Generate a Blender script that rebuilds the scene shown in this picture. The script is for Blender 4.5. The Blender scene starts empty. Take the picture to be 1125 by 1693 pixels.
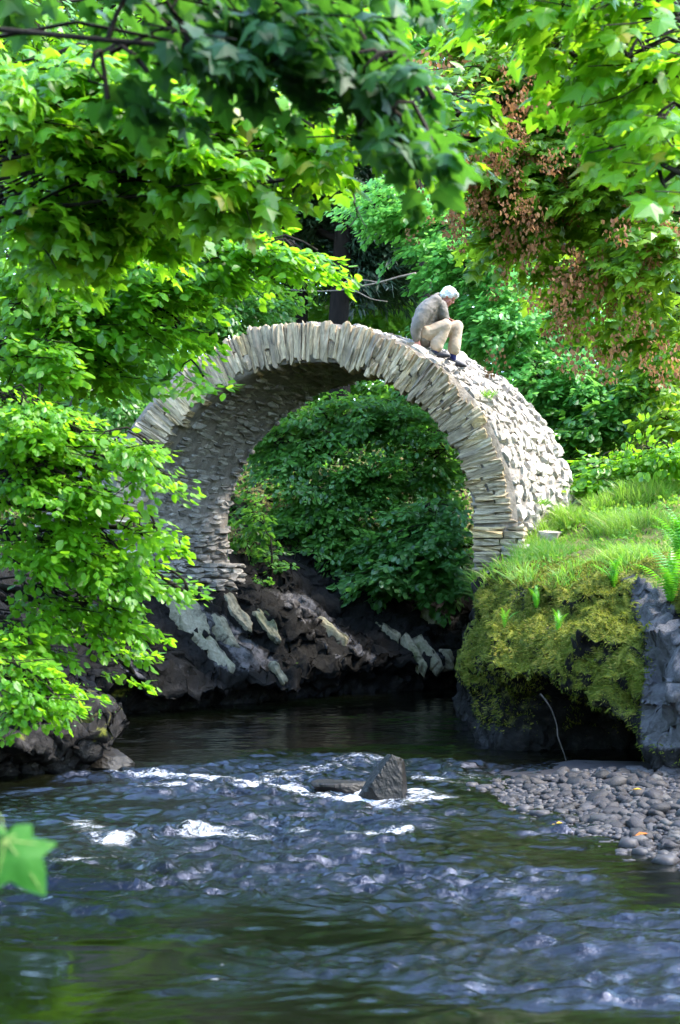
import bpy, math, random
import numpy as np
from mathutils import Matrix, Vector

random.seed(7)
RNG = np.random.default_rng(11)
SC = bpy.context.scene
COL = SC.collection

# ------------------------------------------------------------------ camera, sky, sun, exposure
F_PX, PW, PH, HZN, CAM_H = 2486.0, 1125.0, 1693.0, 950.0, 2.0
cam_data = bpy.data.cameras.new('camera')
cam = bpy.data.objects.new('camera', cam_data)
COL.objects.link(cam)
cam.location = (0, 0, CAM_H)
cam.rotation_euler = (math.pi / 2, 0, 0)
cam_data.sensor_fit = 'VERTICAL'
cam_data.sensor_height = 36.0
cam_data.sensor_width = 24.0
cam_data.lens = 36.0 * F_PX / PH
cam_data.shift_y = (HZN - PH / 2) / PH
cam_data.clip_start = 0.1
cam_data.clip_end = 2000
cam_data.dof.use_dof = True
cam_data.dof.focus_distance = 20.0
cam_data.dof.aperture_fstop = 3.2
SC.camera = cam

SUN_EL, SUN_AZ = math.radians(54), math.radians(93)     # azimuth clockwise from +Y (north)
world = bpy.data.worlds.new('World')
SC.world = world
world.use_nodes = True
wn = world.node_tree
bg = wn.nodes['Background']
sky = wn.nodes.new('ShaderNodeTexSky')
sky.sky_type = 'NISHITA'
sky.sun_disc = False
sky.sun_elevation = SUN_EL
sky.sun_rotation = SUN_AZ
sky.air_density = 1.0
sky.dust_density = 0.6
sky.ozone_density = 2.6
wn.links.new(sky.outputs[0], bg.inputs[0])
bg.inputs[1].default_value = 0.15
sun_data = bpy.data.lights.new('sun', 'SUN')
sun_data.energy = 1.1
sun_data.angle = math.radians(20)
sun_data.color = (1.0, 0.91, 0.77)
sun = bpy.data.objects.new('sun', sun_data)
COL.objects.link(sun)
sd = Vector((math.sin(SUN_AZ) * math.cos(SUN_EL), math.cos(SUN_AZ) * math.cos(SUN_EL), math.sin(SUN_EL)))
sun.rotation_euler = sd.to_track_quat('Z', 'Y').to_euler()
SC.view_settings.view_transform = 'Standard'
SC.view_settings.look = 'None'
SC.view_settings.gamma = 1.0
SC.view_settings.use_curve_mapping = False
SC.view_settings.exposure = 3.75
cy = SC.cycles
cy.max_bounces = 7
cy.diffuse_bounces = 4
cy.glossy_bounces = 3
cy.transmission_bounces = 5
cy.transparent_max_bounces = 4
cy.caustics_reflective = False
cy.caustics_refractive = False
cy.use_denoising = True
cy.sample_clamp_indirect = 6.0


def P(px, py, Y):
    """the place at depth Y that the photograph shows at pixel (px, py)"""
    return np.array([(px - PW / 2) / F_PX * Y, Y, CAM_H + (HZN - py) / F_PX * Y])


def PWt(px, py):
    """the point of the water surface at pixel (px, py)"""
    Y = CAM_H * F_PX / (py - HZN)
    return np.array([(px - PW / 2) / F_PX * Y, Y, 0.0])


# ------------------------------------------------------------------ noise
def _hash(ix, iy, iz, seed):
    h = (ix.astype(np.int64) * 374761393 + iy.astype(np.int64) * 668265263 + iz.astype(np.int64) * 2147483647 + seed * 974634761) & 0xFFFFFFFF
    h = ((h ^ (h >> 13)) * 1274126177) & 0xFFFFFFFF
    h = ((h ^ (h >> 16)) * 2246822519) & 0xFFFFFFFF
    return ((h ^ (h >> 15)) & 0xFFFFFF) / float(0xFFFFFF)


def vnoise(p, seed=0):
    p = np.asarray(p, float)
    i = np.floor(p)
    f = p - i
    f = f * f * f * (f * (f * 6 - 15) + 10)
    i = i.astype(np.int64)
    r = 0
    for dx in (0, 1):
        for dy in (0, 1):
            for dz in (0, 1):
                w = (f[..., 0] if dx else 1 - f[..., 0]) * (f[..., 1] if dy else 1 - f[..., 1]) * (f[..., 2] if dz else 1 - f[..., 2])
                r = r + w * _hash(i[..., 0] + dx, i[..., 1] + dy, i[..., 2] + dz, seed)
    return r * 2 - 1


def fbm(p, octaves=4, seed=0, gain=0.5, ridged=False):
    p = np.asarray(p, float)
    a, s, t = 1.0, 0, 0
    for o in range(octaves):
        n = vnoise(p * 2.03 ** o + 17.3 * o, seed + o)
        if ridged:
            n = 1 - 2 * np.abs(n)
        s = s + a * n
        t += a
        a *= gain
    return s / t


def unit(v):
    return v / (np.linalg.norm(v, axis=-1, keepdims=True) + 1e-9)


def sstep(a, b, x):
    t = np.clip((x - a) / (b - a), 0, 1)
    return t * t * (3 - 2 * t)


# ------------------------------------------------------------------ mesh and object helpers
def make_mesh(name, V, faces, mat=None, smooth=False, attrs=None):
    """faces: list of (m,k) int arrays (or one)"""
    if isinstance(faces, np.ndarray):
        faces = [faces]
    faces = [f for f in faces if len(f)]
    me = bpy.data.meshes.new(name)
    V = np.asarray(V, np.float32)
    me.vertices.add(len(V))
    me.vertices.foreach_set('co', V.ravel())
    nl = sum(f.size for f in faces)
    npol = sum(len(f) for f in faces)
    me.loops.add(nl)
    me.polygons.add(npol)
    me.loops.foreach_set('vertex_index', np.concatenate([f.ravel() for f in faces]).astype(np.int32))
    tot = np.concatenate([np.full(len(f), f.shape[1]) for f in faces])
    st = np.concatenate([[0], np.cumsum(tot)[:-1]]).astype(np.int32)
    me.polygons.foreach_set('loop_start', st)
    me.polygons.foreach_set('use_smooth', np.full(npol, bool(smooth)))
    for k, a in (attrs or {}).items():
        at = me.attributes.new(k, 'FLOAT', 'POINT')
        at.data.foreach_set('value', np.asarray(a, np.float32))
    me.update(calc_edges=True)
    if mat:
        me.materials.append(mat)
    return me


def link(name, me, parent=None, kind=None):
    o = bpy.data.objects.new(name, me)
    COL.objects.link(o)
    if parent is not None:
        o.parent = parent
        o.matrix_parent_inverse = Matrix.Translation(-parent.location) if parent.parent is None else Matrix.Identity(4)
    if kind:
        o['kind'] = kind
    return o


def thing(name, label, cat, loc=(0, 0, 0), group=None):
    o = bpy.data.objects.new(name, None)
    o.empty_display_size = 0.1
    COL.objects.link(o)
    o.location = Vector([float(c) for c in loc])
    tag(o, label, cat, group)
    return o


def tag(o, label, cat, group=None):
    o['label'] = label
    o['category'] = cat
    if group:
        o['group'] = group
    return o


def merge(parts):
    """[(V, F)] with F (m,k): one vertex array and face arrays grouped by size"""
    Vs, Fs, n = [], {}, 0
    for V, F in parts:
        Fl = F if isinstance(F, list) else [F]
        for f in Fl:
            if len(f):
                Fs.setdefault(f.shape[1], []).append(f + n)
        Vs.append(V)
        n += len(V)
    return np.concatenate(Vs), [np.concatenate(v) for v in Fs.values()]


def tube(pts, radii, k=5, cap=True):
    pts = np.asarray(pts, float)
    n = len(pts)
    radii = np.broadcast_to(np.asarray(radii, float), (n,)) if np.ndim(radii) else np.full(n, float(radii))
    d = np.gradient(pts, axis=0)
    d /= np.linalg.norm(d, axis=1)[:, None] + 1e-9
    ref = np.array([0, 0, 1.0]) if abs(d[0][2]) < 0.9 else np.array([1.0, 0, 0])
    a = np.cross(d, ref)
    a /= np.linalg.norm(a, axis=1)[:, None] + 1e-9
    b = np.cross(d, a)
    th = np.linspace(0, 2 * np.pi, k, endpoint=False)
    V = pts[:, None, :] + radii[:, None, None] * (np.cos(th)[None, :, None] * a[:, None, :] + np.sin(th)[None, :, None] * b[:, None, :])
    V = V.reshape(-1, 3)
    i = np.arange(n - 1)[:, None] * k
    j = np.arange(k)[None, :]
    F = np.stack([i + j, i + (j + 1) % k, i + k + (j + 1) % k, i + k + j], -1).reshape(-1, 4)
    Fs = [F]
    if cap:
        V = np.vstack([V, pts[0], pts[-1]])
        m = n * k
        j = np.arange(k)
        c0 = np.stack([np.full(k, m), (j + 1) % k, j], -1)
        c1 = np.stack([np.full(k, m + 1), (n - 1) * k + j, (n - 1) * k + (j + 1) % k], -1)
        Fs.append(np.vstack([c0, c1]))
    return V, Fs


def curve(ctrl, n=12, wob=0.0, seed=0):
    c = np.asarray(ctrl, float)
    t = np.linspace(0, len(c) - 1, n)
    i = np.clip(t.astype(int), 0, len(c) - 2)
    f = (t - i)[:, None]
    p0, p1, p2, p3 = c[np.clip(i - 1, 0, None)], c[i], c[i + 1], c[np.clip(i + 2, None, len(c) - 1)]
    r = 0.5 * ((2 * p1) + (-p0 + p2) * f + (2 * p0 - 5 * p1 + 4 * p2 - p3) * f * f + (-p0 + 3 * p1 - 3 * p2 + p3) * f ** 3)
    if wob:
        for k in range(3):
            r[:, k] += wob * vnoise(np.stack([t * 1.7, t * 0 + seed * 3.1, t * 0 + k * 9.0], -1), seed)
    return r


# ------------------------------------------------------------------ materials
class NT:
    def __init__(self, name):
        self.m = bpy.data.materials.new(name)
        self.m.use_nodes = True
        self.t = self.m.node_tree
        self.b = self.t.nodes['Principled BSDF']
        self.out = self.t.nodes['Material Output']

    def n(self, typ, **kw):
        x = self.t.nodes.new(typ)
        for k, v in kw.items():
            if k.startswith('i_'):
                x.inputs[k[2:].replace('_', ' ')].default_value = v
            else:
                setattr(x, k, v)
        return x

    def l(self, a, b):
        self.t.links.new(a, b)

    def ramp(self, fac, stops, interp='LINEAR'):
        r = self.n('ShaderNodeValToRGB')
        r.color_ramp.interpolation = interp
        e = r.color_ramp.elements
        while len(e) < len(stops):
            e.new(0.5)
        for x, (p, c) in zip(e, stops):
            x.position = p
            x.color = (*c, 1) if len(c) == 3 else c
        if fac is not None:
            self.l(fac, r.inputs[0])
        return r.outputs[0]

    def math(self, op, a, b=None, c=None, clamp=False):
        x = self.n('ShaderNodeMath', operation=op, use_clamp=clamp)
        for i, v in enumerate((a, b, c)):
            if v is None:
                continue
            if isinstance(v, (int, float)):
                x.inputs[i].default_value = v
            else:
                self.l(v, x.inputs[i])
        return x.outputs[0]

    def mix(self, fac, a, b, blend='MIX'):
        x = self.n('ShaderNodeMix', data_type='RGBA', blend_type=blend)
        for i, v in ((0, fac), (6, a), (7, b)):
            if isinstance(v, (int, float)):
                x.inputs[i].default_value = v
            elif isinstance(v, tuple):
                x.inputs[i].default_value = (*v, 1)
            else:
                self.l(v, x.inputs[i])
        return x.outputs[2]

    def noise(self, scale, detail=4, rough=0.55, vec=None, dim='3D', w=None, dist=0.0):
        x = self.n('ShaderNodeTexNoise', noise_dimensions=dim)
        x.inputs['Scale'].default_value = scale
        x.inputs['Detail'].default_value = detail
        x.inputs['Roughness'].default_value = rough
        x.inputs['Distortion'].default_value = dist
        if vec is not None:
            self.l(vec, x.inputs['Vector'])
        if w is not None:
            self.l(w, x.inputs['W'])
        return x.outputs['Fac']

    def attr(self, name):
        return self.n('ShaderNodeAttribute', attribute_name=name).outputs['Fac']

    def pos(self):
        return self.n('ShaderNodeNewGeometry').outputs['Position']

    def obj(self):
        return self.n('ShaderNodeTexCoord').outputs['Object']

    def rand(self):
        return self.n('ShaderNodeObjectInfo').outputs['Random']

    def bump(self, h, strength=0.5, dist=0.02, normal=None):
        x = self.n('ShaderNodeBump')
        x.inputs['Strength'].default_value = strength
        x.inputs['Distance'].default_value = dist
        self.l(h, x.inputs['Height'])
        self.l(x.outputs[0], self.b.inputs['Normal'])
        return x.outputs[0]

    def rough(self, v):
        if isinstance(v, (int, float)):
            self.b.inputs['Roughness'].default_value = v
        else:
            self.l(v, self.b.inputs['Roughness'])

    def color(self, v):
        if isinstance(v, tuple):
            self.b.inputs['Base Color'].default_value = (*v, 1)
        else:
            self.l(v, self.b.inputs['Base Color'])


def leaf_mat(name, stops, trans, tfac=0.45, rough=0.42, spec=0.5):
    m = NT(name)
    r = m.math('FRACT', m.math('ADD', m.attr('rnd'), m.rand()))
    c = m.ramp(r, stops)
    nz = m.noise(0.9, 2, vec=m.pos())
    c2 = m.mix(m.math('MULTIPLY', nz, 0.35), c, trans, 'OVERLAY')
    m.color(c2)
    m.rough(rough)
    m.b.inputs['Specular IOR Level'].default_value = spec
    tr = m.n('ShaderNodeBsdfTranslucent')
    tc = m.mix(0.75, c, trans)
    m.l(tc, tr.inputs[0])
    mx = m.n('ShaderNodeMixShader')
    mx.inputs[0].default_value = tfac
    m.l(m.b.outputs[0], mx.inputs[1])
    m.l(tr.outputs[0], mx.inputs[2])
    m.l(mx.outputs[0], m.out.inputs[0])
    return m.m


M = {}
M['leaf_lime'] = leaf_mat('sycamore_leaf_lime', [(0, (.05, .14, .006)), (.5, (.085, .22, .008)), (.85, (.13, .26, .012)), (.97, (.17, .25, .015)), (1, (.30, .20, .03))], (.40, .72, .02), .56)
M['leaf_syc_shaded'] = leaf_mat('sycamore_leaf_shaded', [(0, (.010, .045, .012)), (.6, (.018, .07, .014)), (1, (.035, .11, .014))], (.12, .34, .02), .34, .5, .25)  # sycamore leaf again, with the shade of the crown put into the colour
M['leaf_fresh'] = leaf_mat('beech_leaf_fresh', [(0, (.045, .13, .006)), (.5, (.085, .215, .008)), (1, (.14, .26, .010))], (.36, .72, .02), .53, .42)
M['leaf_blue'] = leaf_mat('elm_leaf_bluish', [(0, (.045, .15, .035)), (.6, (.08, .24, .055)), (1, (.13, .30, .06))], (.28, .66, .10), .48, .42)
M['leaf_mid'] = leaf_mat('hazel_leaf_mid', [(0, (.022, .08, .014)), (.5, (.045, .14, .022)), (1, (.08, .20, .025))], (.22, .52, .04), .42, .40)
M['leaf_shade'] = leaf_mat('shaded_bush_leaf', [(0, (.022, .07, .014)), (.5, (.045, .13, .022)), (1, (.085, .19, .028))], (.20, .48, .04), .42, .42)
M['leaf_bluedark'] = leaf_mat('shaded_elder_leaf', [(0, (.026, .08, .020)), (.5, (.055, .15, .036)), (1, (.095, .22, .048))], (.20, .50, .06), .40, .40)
M['leaf_weed'] = leaf_mat('bank_weed_leaf', [(0, (.04, .12, .012)), (.5, (.08, .20, .014)), (.9, (.14, .25, .03)), (.97, (.30, .14, .06)), (1, (.28, .12, .06))], (.30, .55, .04), .42, .5, .2)
M['leaf_olive'] = leaf_mat('maple_leaf_olive', [(0, (.045, .11, .012)), (.5, (.08, .17, .014)), (1, (.14, .22, .02))], (.42, .66, .03), .52, .42)
M['leaf_yew'] = leaf_mat('yew_needle', [(0, (.006, .022, .010)), (.7, (.012, .038, .014)), (1, (.02, .055, .018))], (.02, .06, .01), .15, .5)
M['leaf_woods'] = leaf_mat('woodland_leaf', [(0, (.025, .08, .012)), (.5, (.05, .14, .016)), (1, (.09, .20, .02))], (.28, .58, .03), .5, .45)
M['seed_brown'] = leaf_mat('dry_winged_seed', [(0, (.11, .045, .018)), (.5, (.20, .085, .03)), (1, (.28, .15, .06))], (.4, .2, .08), .35, .6, .2)
M['grass'] = leaf_mat('grass_blade', [(0, (.06, .16, .015)), (.5, (.10, .23, .02)), (.8, (.18, .26, .04)), (1, (.30, .26, .10))], (.35, .65, .05), .4, .5, .3)
M['fern'] = leaf_mat('fern_frond', [(0, (.05, .20, .008)), (1, (.08, .27, .012))], (.25, .7, .02), .4, .4)
M['moss_fuzz'] = leaf_mat('moss_fuzz', [(0, (.045, .065, .008)), (.4, (.10, .125, .012)), (.8, (.17, .18, .02)), (1, (.22, .17, .045))], (.3, .36, .04), .3, .7, .15)
M['fallen'] = leaf_mat('fallen_leaf', [(0, (.5, .32, .02)), (.5, (.55, .30, .05)), (1, (.45, .13, .03))], (.5, .3, .05), .2, .6, .2)


def bark_mat(name, c0, c1):
    m = NT(name)
    mp = m.n('ShaderNodeMapping')
    mp.inputs['Scale'].default_value = (6, 6, 1.4)
    m.l(m.pos(), mp.inputs['Vector'])
    f = m.noise(3.0, 6, .65, vec=mp.outputs[0])
    m.color(m.ramp(f, [(.3, c0), (.7, c1)]))
    m.b.inputs['Specular IOR Level'].default_value = .08
    m.rough(.9)
    m.bump(f, .7, .02)
    return m.m


M['bark'] = bark_mat('bark', (.008, .0065, .005), (.035, .028, .021))
M['bark_dark'] = bark_mat('dark_bark', (.004, .0035, .003), (.014, .011, .009))
M['bark_pale'] = bark_mat('pale_bark', (.02, .017, .014), (.07, .058, .047))
M['dead_wood'] = bark_mat('dead_wood', (.08, .068, .055), (.20, .175, .145))


def stone_mat(name, stops, lichen, scale=5.0, contrast=.55, rough=.85, dark=(.06, .055, .05), stain=.0):
    m = NT(name)
    r = m.rand()
    w = m.math('MULTIPLY', r, 37.0)
    base = m.ramp(r, stops)
    f = m.noise(scale, 6, .62, vec=m.obj(), dim='4D', w=w)
    c = m.mix(m.math('MULTIPLY', m.ramp(f, [(.35, (1, 1, 1)), (.62, (0, 0, 0))]), contrast), base, dark)
    g = m.noise(2.2, 5, .6, vec=m.pos())
    c = m.mix(m.math('MULTIPLY', m.ramp(g, [(.52, (0, 0, 0)), (.7, (1, 1, 1))]), .55), c, lichen)
    st = m.noise(1.4, 7, .68, vec=m.pos(), dist=.6)
    c = m.mix(m.math('MULTIPLY', m.ramp(st, [(.46, (0, 0, 0)), (.66, (1, 1, 1))]), stain), c, dark)
    m.color(c)
    m.b.inputs['Specular IOR Level'].default_value = .2
    m.rough(rough)
    h = m.noise(scale * 3, 6, .7, vec=m.obj(), dim='4D', w=w)
    m.bump(h, .6, .02)
    return m.m


M['ring_stone'] = stone_mat('slate_ring_stone', [(0, (.27, .205, .135)), (.35, (.45, .345, .215)), (.7, (.55, .42, .265)), (.88, (.52, .355, .16)), (1, (.22, .18, .14))], (.58, .485, .33), 4.5, .72, dark=(.085, .07, .052), stain=.62)
M['rubble'] = stone_mat('pale_rubble_stone', [(0, (.30, .26, .21)), (.6, (.50, .44, .365)), (.9, (.58, .51, .43)), (1, (.15, .13, .11))], (.52, .46, .37), 5.0, .65, dark=(.09, .078, .064), stain=.45)
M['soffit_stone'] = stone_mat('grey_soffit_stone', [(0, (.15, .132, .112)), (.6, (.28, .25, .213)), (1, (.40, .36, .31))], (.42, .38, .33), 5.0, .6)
M['pebble'] = stone_mat('river_pebble', [(0, (.010, .009, .009)), (.45, (.024, .021, .023)), (.7, (.038, .032, .029)), (.88, (.045, .041, .043)), (1, (.10, .09, .08))], (.04, .037, .034), 2.5, .25, .5)


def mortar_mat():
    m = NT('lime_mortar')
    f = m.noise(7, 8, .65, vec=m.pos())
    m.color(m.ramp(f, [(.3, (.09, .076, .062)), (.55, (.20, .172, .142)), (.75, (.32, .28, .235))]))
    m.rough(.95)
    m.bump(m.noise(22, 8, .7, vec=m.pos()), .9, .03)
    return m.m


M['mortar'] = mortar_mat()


def terrain_mat(name):
    """rock, earth, moss, grass and pale slab blended by masks that lie on the ground itself"""
    m = NT(name)
    p = m.pos()
    n1 = m.noise(1.6, 8, .6, vec=p)
    n2 = m.noise(9, 8, .65, vec=p)
    n3 = m.noise(28, 6, .7, vec=p)
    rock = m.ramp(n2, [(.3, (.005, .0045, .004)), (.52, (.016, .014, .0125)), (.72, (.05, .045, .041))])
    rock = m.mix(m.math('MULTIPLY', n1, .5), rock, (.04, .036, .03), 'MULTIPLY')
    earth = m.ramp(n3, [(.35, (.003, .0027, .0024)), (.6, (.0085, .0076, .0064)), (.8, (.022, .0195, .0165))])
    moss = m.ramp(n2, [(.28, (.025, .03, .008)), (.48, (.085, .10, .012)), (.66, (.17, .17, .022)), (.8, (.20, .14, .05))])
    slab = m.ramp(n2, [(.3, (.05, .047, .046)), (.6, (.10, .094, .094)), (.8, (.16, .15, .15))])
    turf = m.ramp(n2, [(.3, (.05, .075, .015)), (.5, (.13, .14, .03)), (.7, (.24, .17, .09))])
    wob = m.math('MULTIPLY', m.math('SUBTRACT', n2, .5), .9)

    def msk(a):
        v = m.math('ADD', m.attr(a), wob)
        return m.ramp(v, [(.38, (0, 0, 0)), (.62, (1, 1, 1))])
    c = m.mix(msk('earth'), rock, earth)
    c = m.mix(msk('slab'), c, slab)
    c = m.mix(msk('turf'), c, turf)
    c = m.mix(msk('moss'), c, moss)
    m.color(c)
    m.b.inputs['Specular IOR Level'].default_value = .14
    wet = m.attr('wet')
    m.rough(m.math('SUBTRACT', .85, m.math('MULTIPLY', wet, .45)))
    h = m.math('ADD', n2, m.math('MULTIPLY', n3, .5))
    m.bump(h, .85, .05)
    return m.m


M['terrain'] = terrain_mat('bank_ground')


def plain(name, c0, c1, scale=20, rough=.8, bump=.3, dist=.01, spec=.3):
    m = NT(name)
    f = m.noise(scale, 5, .6, vec=m.pos())
    m.color(m.ramp(f, [(.3, c0), (.7, c1)]))
    m.rough(rough)
    m.b.inputs['Specular IOR Level'].default_value = spec
    m.bump(f, bump, dist)
    return m.m


M['wet_rock'] = plain('wet_dark_rock', (.004, .0037, .0035), (.018, .0155, .012), 14, .5, .8, .03, .22)
def slab_mat():
    m = NT('pale_bedrock')
    a = m.noise(3.2, 7, .65, vec=m.pos(), dist=.5)
    b = m.noise(17, 6, .65, vec=m.pos())
    c = m.ramp(b, [(.3, (.12, .105, .07)), (.7, (.28, .25, .175))])
    c = m.mix(m.ramp(a, [(.52, (0, 0, 0)), (.64, (1, 1, 1))]), c, (.018, .015, .012))
    g = m.noise(2.1, 4, .6, vec=m.pos())
    c = m.mix(m.ramp(g, [(.5, (0, 0, 0)), (.75, (.6, .6, .6))]), c, (.09, .11, .03))
    m.color(c)
    m.rough(.85)
    m.b.inputs['Specular IOR Level'].default_value = .15
    m.bump(m.math('ADD', a, b), .8, .04)
    return m.m


M['pale_slab'] = slab_mat()
M['skin'] = plain('skin', (.36, .13, .095), (.45, .19, .14), 30, .5, .1)
M['jacket'] = plain('taupe_cotton_jacket', (.115, .10, .082), (.16, .14, .117), 18, .85, .4, .01)
M['trousers'] = plain('beige_cotton_trousers', (.31, .235, .165), (.40, .31, .225), 16, .85, .3, .01)
M['hair'] = plain('white_hair', (.50, .49, .47), (.66, .65, .63), 60, .6, .6, .01)
M['shoe'] = plain('grey_shoe', (.014, .014, .019), (.028, .028, .034), 40, .55, .2)
M['sock'] = plain('navy_sock', (.006, .008, .05), (.01, .014, .08), 60, .9, .3)
M['eye'] = plain('eye', (.02, .02, .02), (.03, .03, .03), 10, .2, 0)


def water_mat():
    m = NT('river_water')
    p = m.pos()
    n = m.noise(.35, 3, .5, vec=p)
    body = m.ramp(n, [(.35, (.0012, .0022, .0008)), (.55, (.0028, .003, .0013)), (.7, (.005, .0042, .002))])
    sh = m.attr('shallow')
    bed = m.ramp(m.noise(6, 5, .6, vec=p), [(.35, (.002, .0025, .001)), (.6, (.007, .0068, .0034)), (.8, (.015, .0135, .008))])
    c = m.mix(sh, body, bed)
    mp = m.n('ShaderNodeMapping')
    mp.inputs['Scale'].default_value = (1.0, 2.0, 1.0)
    m.l(p, mp.inputs['Vector'])
    fn = m.noise(6, 7, .68, vec=mp.outputs[0], dist=1.2)
    fn2 = m.noise(26, 5, .7, vec=mp.outputs[0], dist=1.0)
    nz = m.math('SUBTRACT', m.math('ADD', m.math('MULTIPLY', fn, .5), m.math('MULTIPLY', fn2, .5)), .5)
    fo = m.math('MULTIPLY', m.attr('foam_glints'), m.math('ADD', 1.0, m.math('MULTIPLY', nz, 8.5)))
    fm = m.math('MULTIPLY', m.math('SUBTRACT', fo, .30), 1.35, clamp=True)
    c = m.mix(fm, c, (.55, .56, .60))
    m.color(c)
    m.rough(m.math('ADD', .04, m.math('MULTIPLY', fm, .6)))
    m.b.inputs['IOR'].default_value = 1.38
    m.b.inputs['Specular Tint'].default_value = (.55, .63, 1.0, 1)  # blue put into the reflections themselves, to deepen the sky glints
    rf = m.attr('ripple')
    h = m.math('MULTIPLY', m.noise(20, 5, .6, vec=mp.outputs[0], dist=.4), rf)
    m.bump(h, .7, .014)
    return m.m


M['water'] = water_mat()

# ------------------------------------------------------------------ ground forms
BANK = {}


def loft(name, ctrl, inner, ncol, rows, profile, top, disp, seed, dens):
    """a bank: columns run along the waterline, rows climb from the river bed over the edge and inland"""
    c = np.asarray(ctrl, float)
    inn = np.asarray(inner, float)
    seg = np.linalg.norm(np.diff(c[:, :2], axis=0), axis=1) * np.asarray(dens, float)
    u = np.concatenate([[0], np.cumsum(seg)])
    s = np.linspace(0, u[-1], ncol)
    C = np.stack([np.interp(s, u, c[:, k]) for k in range(c.shape[1])], -1)
    I = np.stack([np.interp(s, u, inn[:, k]) for k in range(2)], -1)
    k = np.ones(5) / 5
    for a in (C, I):
        for j in range(a.shape[1]):
            a[:, j] = np.convolve(np.pad(a[:, j], 2, mode='edge'), k, 'valid')
    D = I - C[:, :2]
    L = np.linalg.norm(D, axis=1)
    D /= L[:, None]
    G = np.zeros((ncol, rows, 3))
    R = np.linspace(0, 1, rows)
    for i in range(ncol):
        pr = np.array(profile(C[i], L[i]), float)
        hi = pr[:, 1] > 50
        pr[hi, 1] = top(C[i, 0] + D[i, 0] * pr[hi, 0], C[i, 1] + D[i, 1] * pr[hi, 0])
        lens = np.linalg.norm(np.diff(pr, axis=0), axis=1)
        t = np.concatenate([[0], np.cumsum(np.minimum(lens, .6 + .12 * lens))])
        d = np.interp(R * t[-1], t, pr[:, 0])
        z = np.interp(R * t[-1], t, pr[:, 1])
        x = C[i, 0] + D[i, 0] * d
        y = C[i, 1] + D[i, 1] * d
        G[i, :, 0], G[i, :, 1], G[i, :, 2] = x, y, z
    return G, C


def grid_faces(nc, nr, flip=False):
    i = np.arange(nc - 1)[:, None] * nr
    j = np.arange(nr - 1)[None, :]
    f = np.stack([i + j, i + nr + j, i + nr + j + 1, i + j + 1], -1).reshape(-1, 4)
    return f[:, ::-1] if flip else f


def smooth_rows(G, n):
    for _ in range(n):
        G[:, 1:-1] = .5 * G[:, 1:-1] + .25 * (G[:, :-2] + G[:, 2:])
        G[1:-1] = .5 * G[1:-1] + .25 * (G[:-2] + G[2:])
    return G


def rough_up(G, amp, freq, amp2, freq2, seed, fade):
    p = G.reshape(-1, 3)
    v = np.stack([fbm(p * freq + 31 * k, 4, seed + k) for k in range(3)], -1) * amp
    w = np.stack([fbm(p * freq2 * np.array([1, 1, 1.6]) + 13 * k, 4, seed + 9 + k, .6, True) for k in range(3)], -1) * amp2
    return G + ((v + w) * fade.reshape(-1, 1)).reshape(G.shape)


def top_right(x, y):
    return (1.95 + .19 * np.maximum(0, y - 18.6) + .15 * np.maximum(0, x - 2.7)
            - .25 * np.maximum(0, 14.2 - y) * (x < 20) + .12 * np.maximum(0, y - 27)
            - .60 * sstep(19.2, 21.2, y) * (1 - sstep(1.9, 3.0, x)) * (y < 24))


#        x     Y    cave  lip  width of the sloping face
RB = [(16, 44, 0, .3, 1.5), (8, 36, 0, .3, 1.5), (4.0, 29, 0, .3, 1.2), (2.9, 26, 0, .3, .9), (2.2, 23.5, 0, .3, .5),
      (1.72, 21.4, .05, .4, .35), (1.58, 19.2, .1, .5, .8), (1.46, 17.9, .12, .6, 1.2), (1.48, 17.3, .15, .7, 1.4),
      (1.66, 16.95, .2, .72, 1.45), (1.86, 16.65, .9, .62, 1.25), (2.1, 16.25, 2.0, .68, 1.3), (2.5, 15.6, 2.1, .54, 1.3),
      (2.82, 15.05, 1.9, .38, 1.2), (3.0, 14.7, .9, .16, 1.0), (3.14, 14.4, .1, .1, .9), (3.4, 14.05, 0, .2, .9),
      (4.2, 13.3, 0, .3, 1.0), (6, 12.2, 0, .3, 1.2), (10, 10.0, 0, .3, 1.5), (18, 5, 0, .3, 1.5)]
RI = [(30, 60), (24, 52), (16, 44), (12, 36), (10, 30), (8.5, 26), (8, 23.5), (7.8, 22), (7.8, 21.3), (7.9, 21), (8, 20.8), (8.2, 20.5),
      (8.6, 20), (9, 19.6), (9.4, 19.2), (9.8, 19), (10.4, 18.6), (12, 18), (15, 17), (20, 16), (30, 14)]


def prof_right(c, L):
    x, y, cave, lip, fw = c
    zt = float(top_right(np.array(x + .5), np.array(y + .5)))
    return [(cave + .3, -.9), (cave, -.1), (cave * .95, lip * .35), (cave * .75 + .02, lip * .75), (cave * .3, lip * .92), (0, lip + .05), (-.06, lip + .22),
            (.06 * fw, lip + .5), (fw * .32, lip + (zt - lip) * .62), (fw * .65, lip + (zt - lip) * .88), (fw, 100.0), (fw + .6, 100.0), (fw + 1.5, 100.0), (fw + .4 * (L - fw), 100.0), (L, 100.0)]


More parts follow.
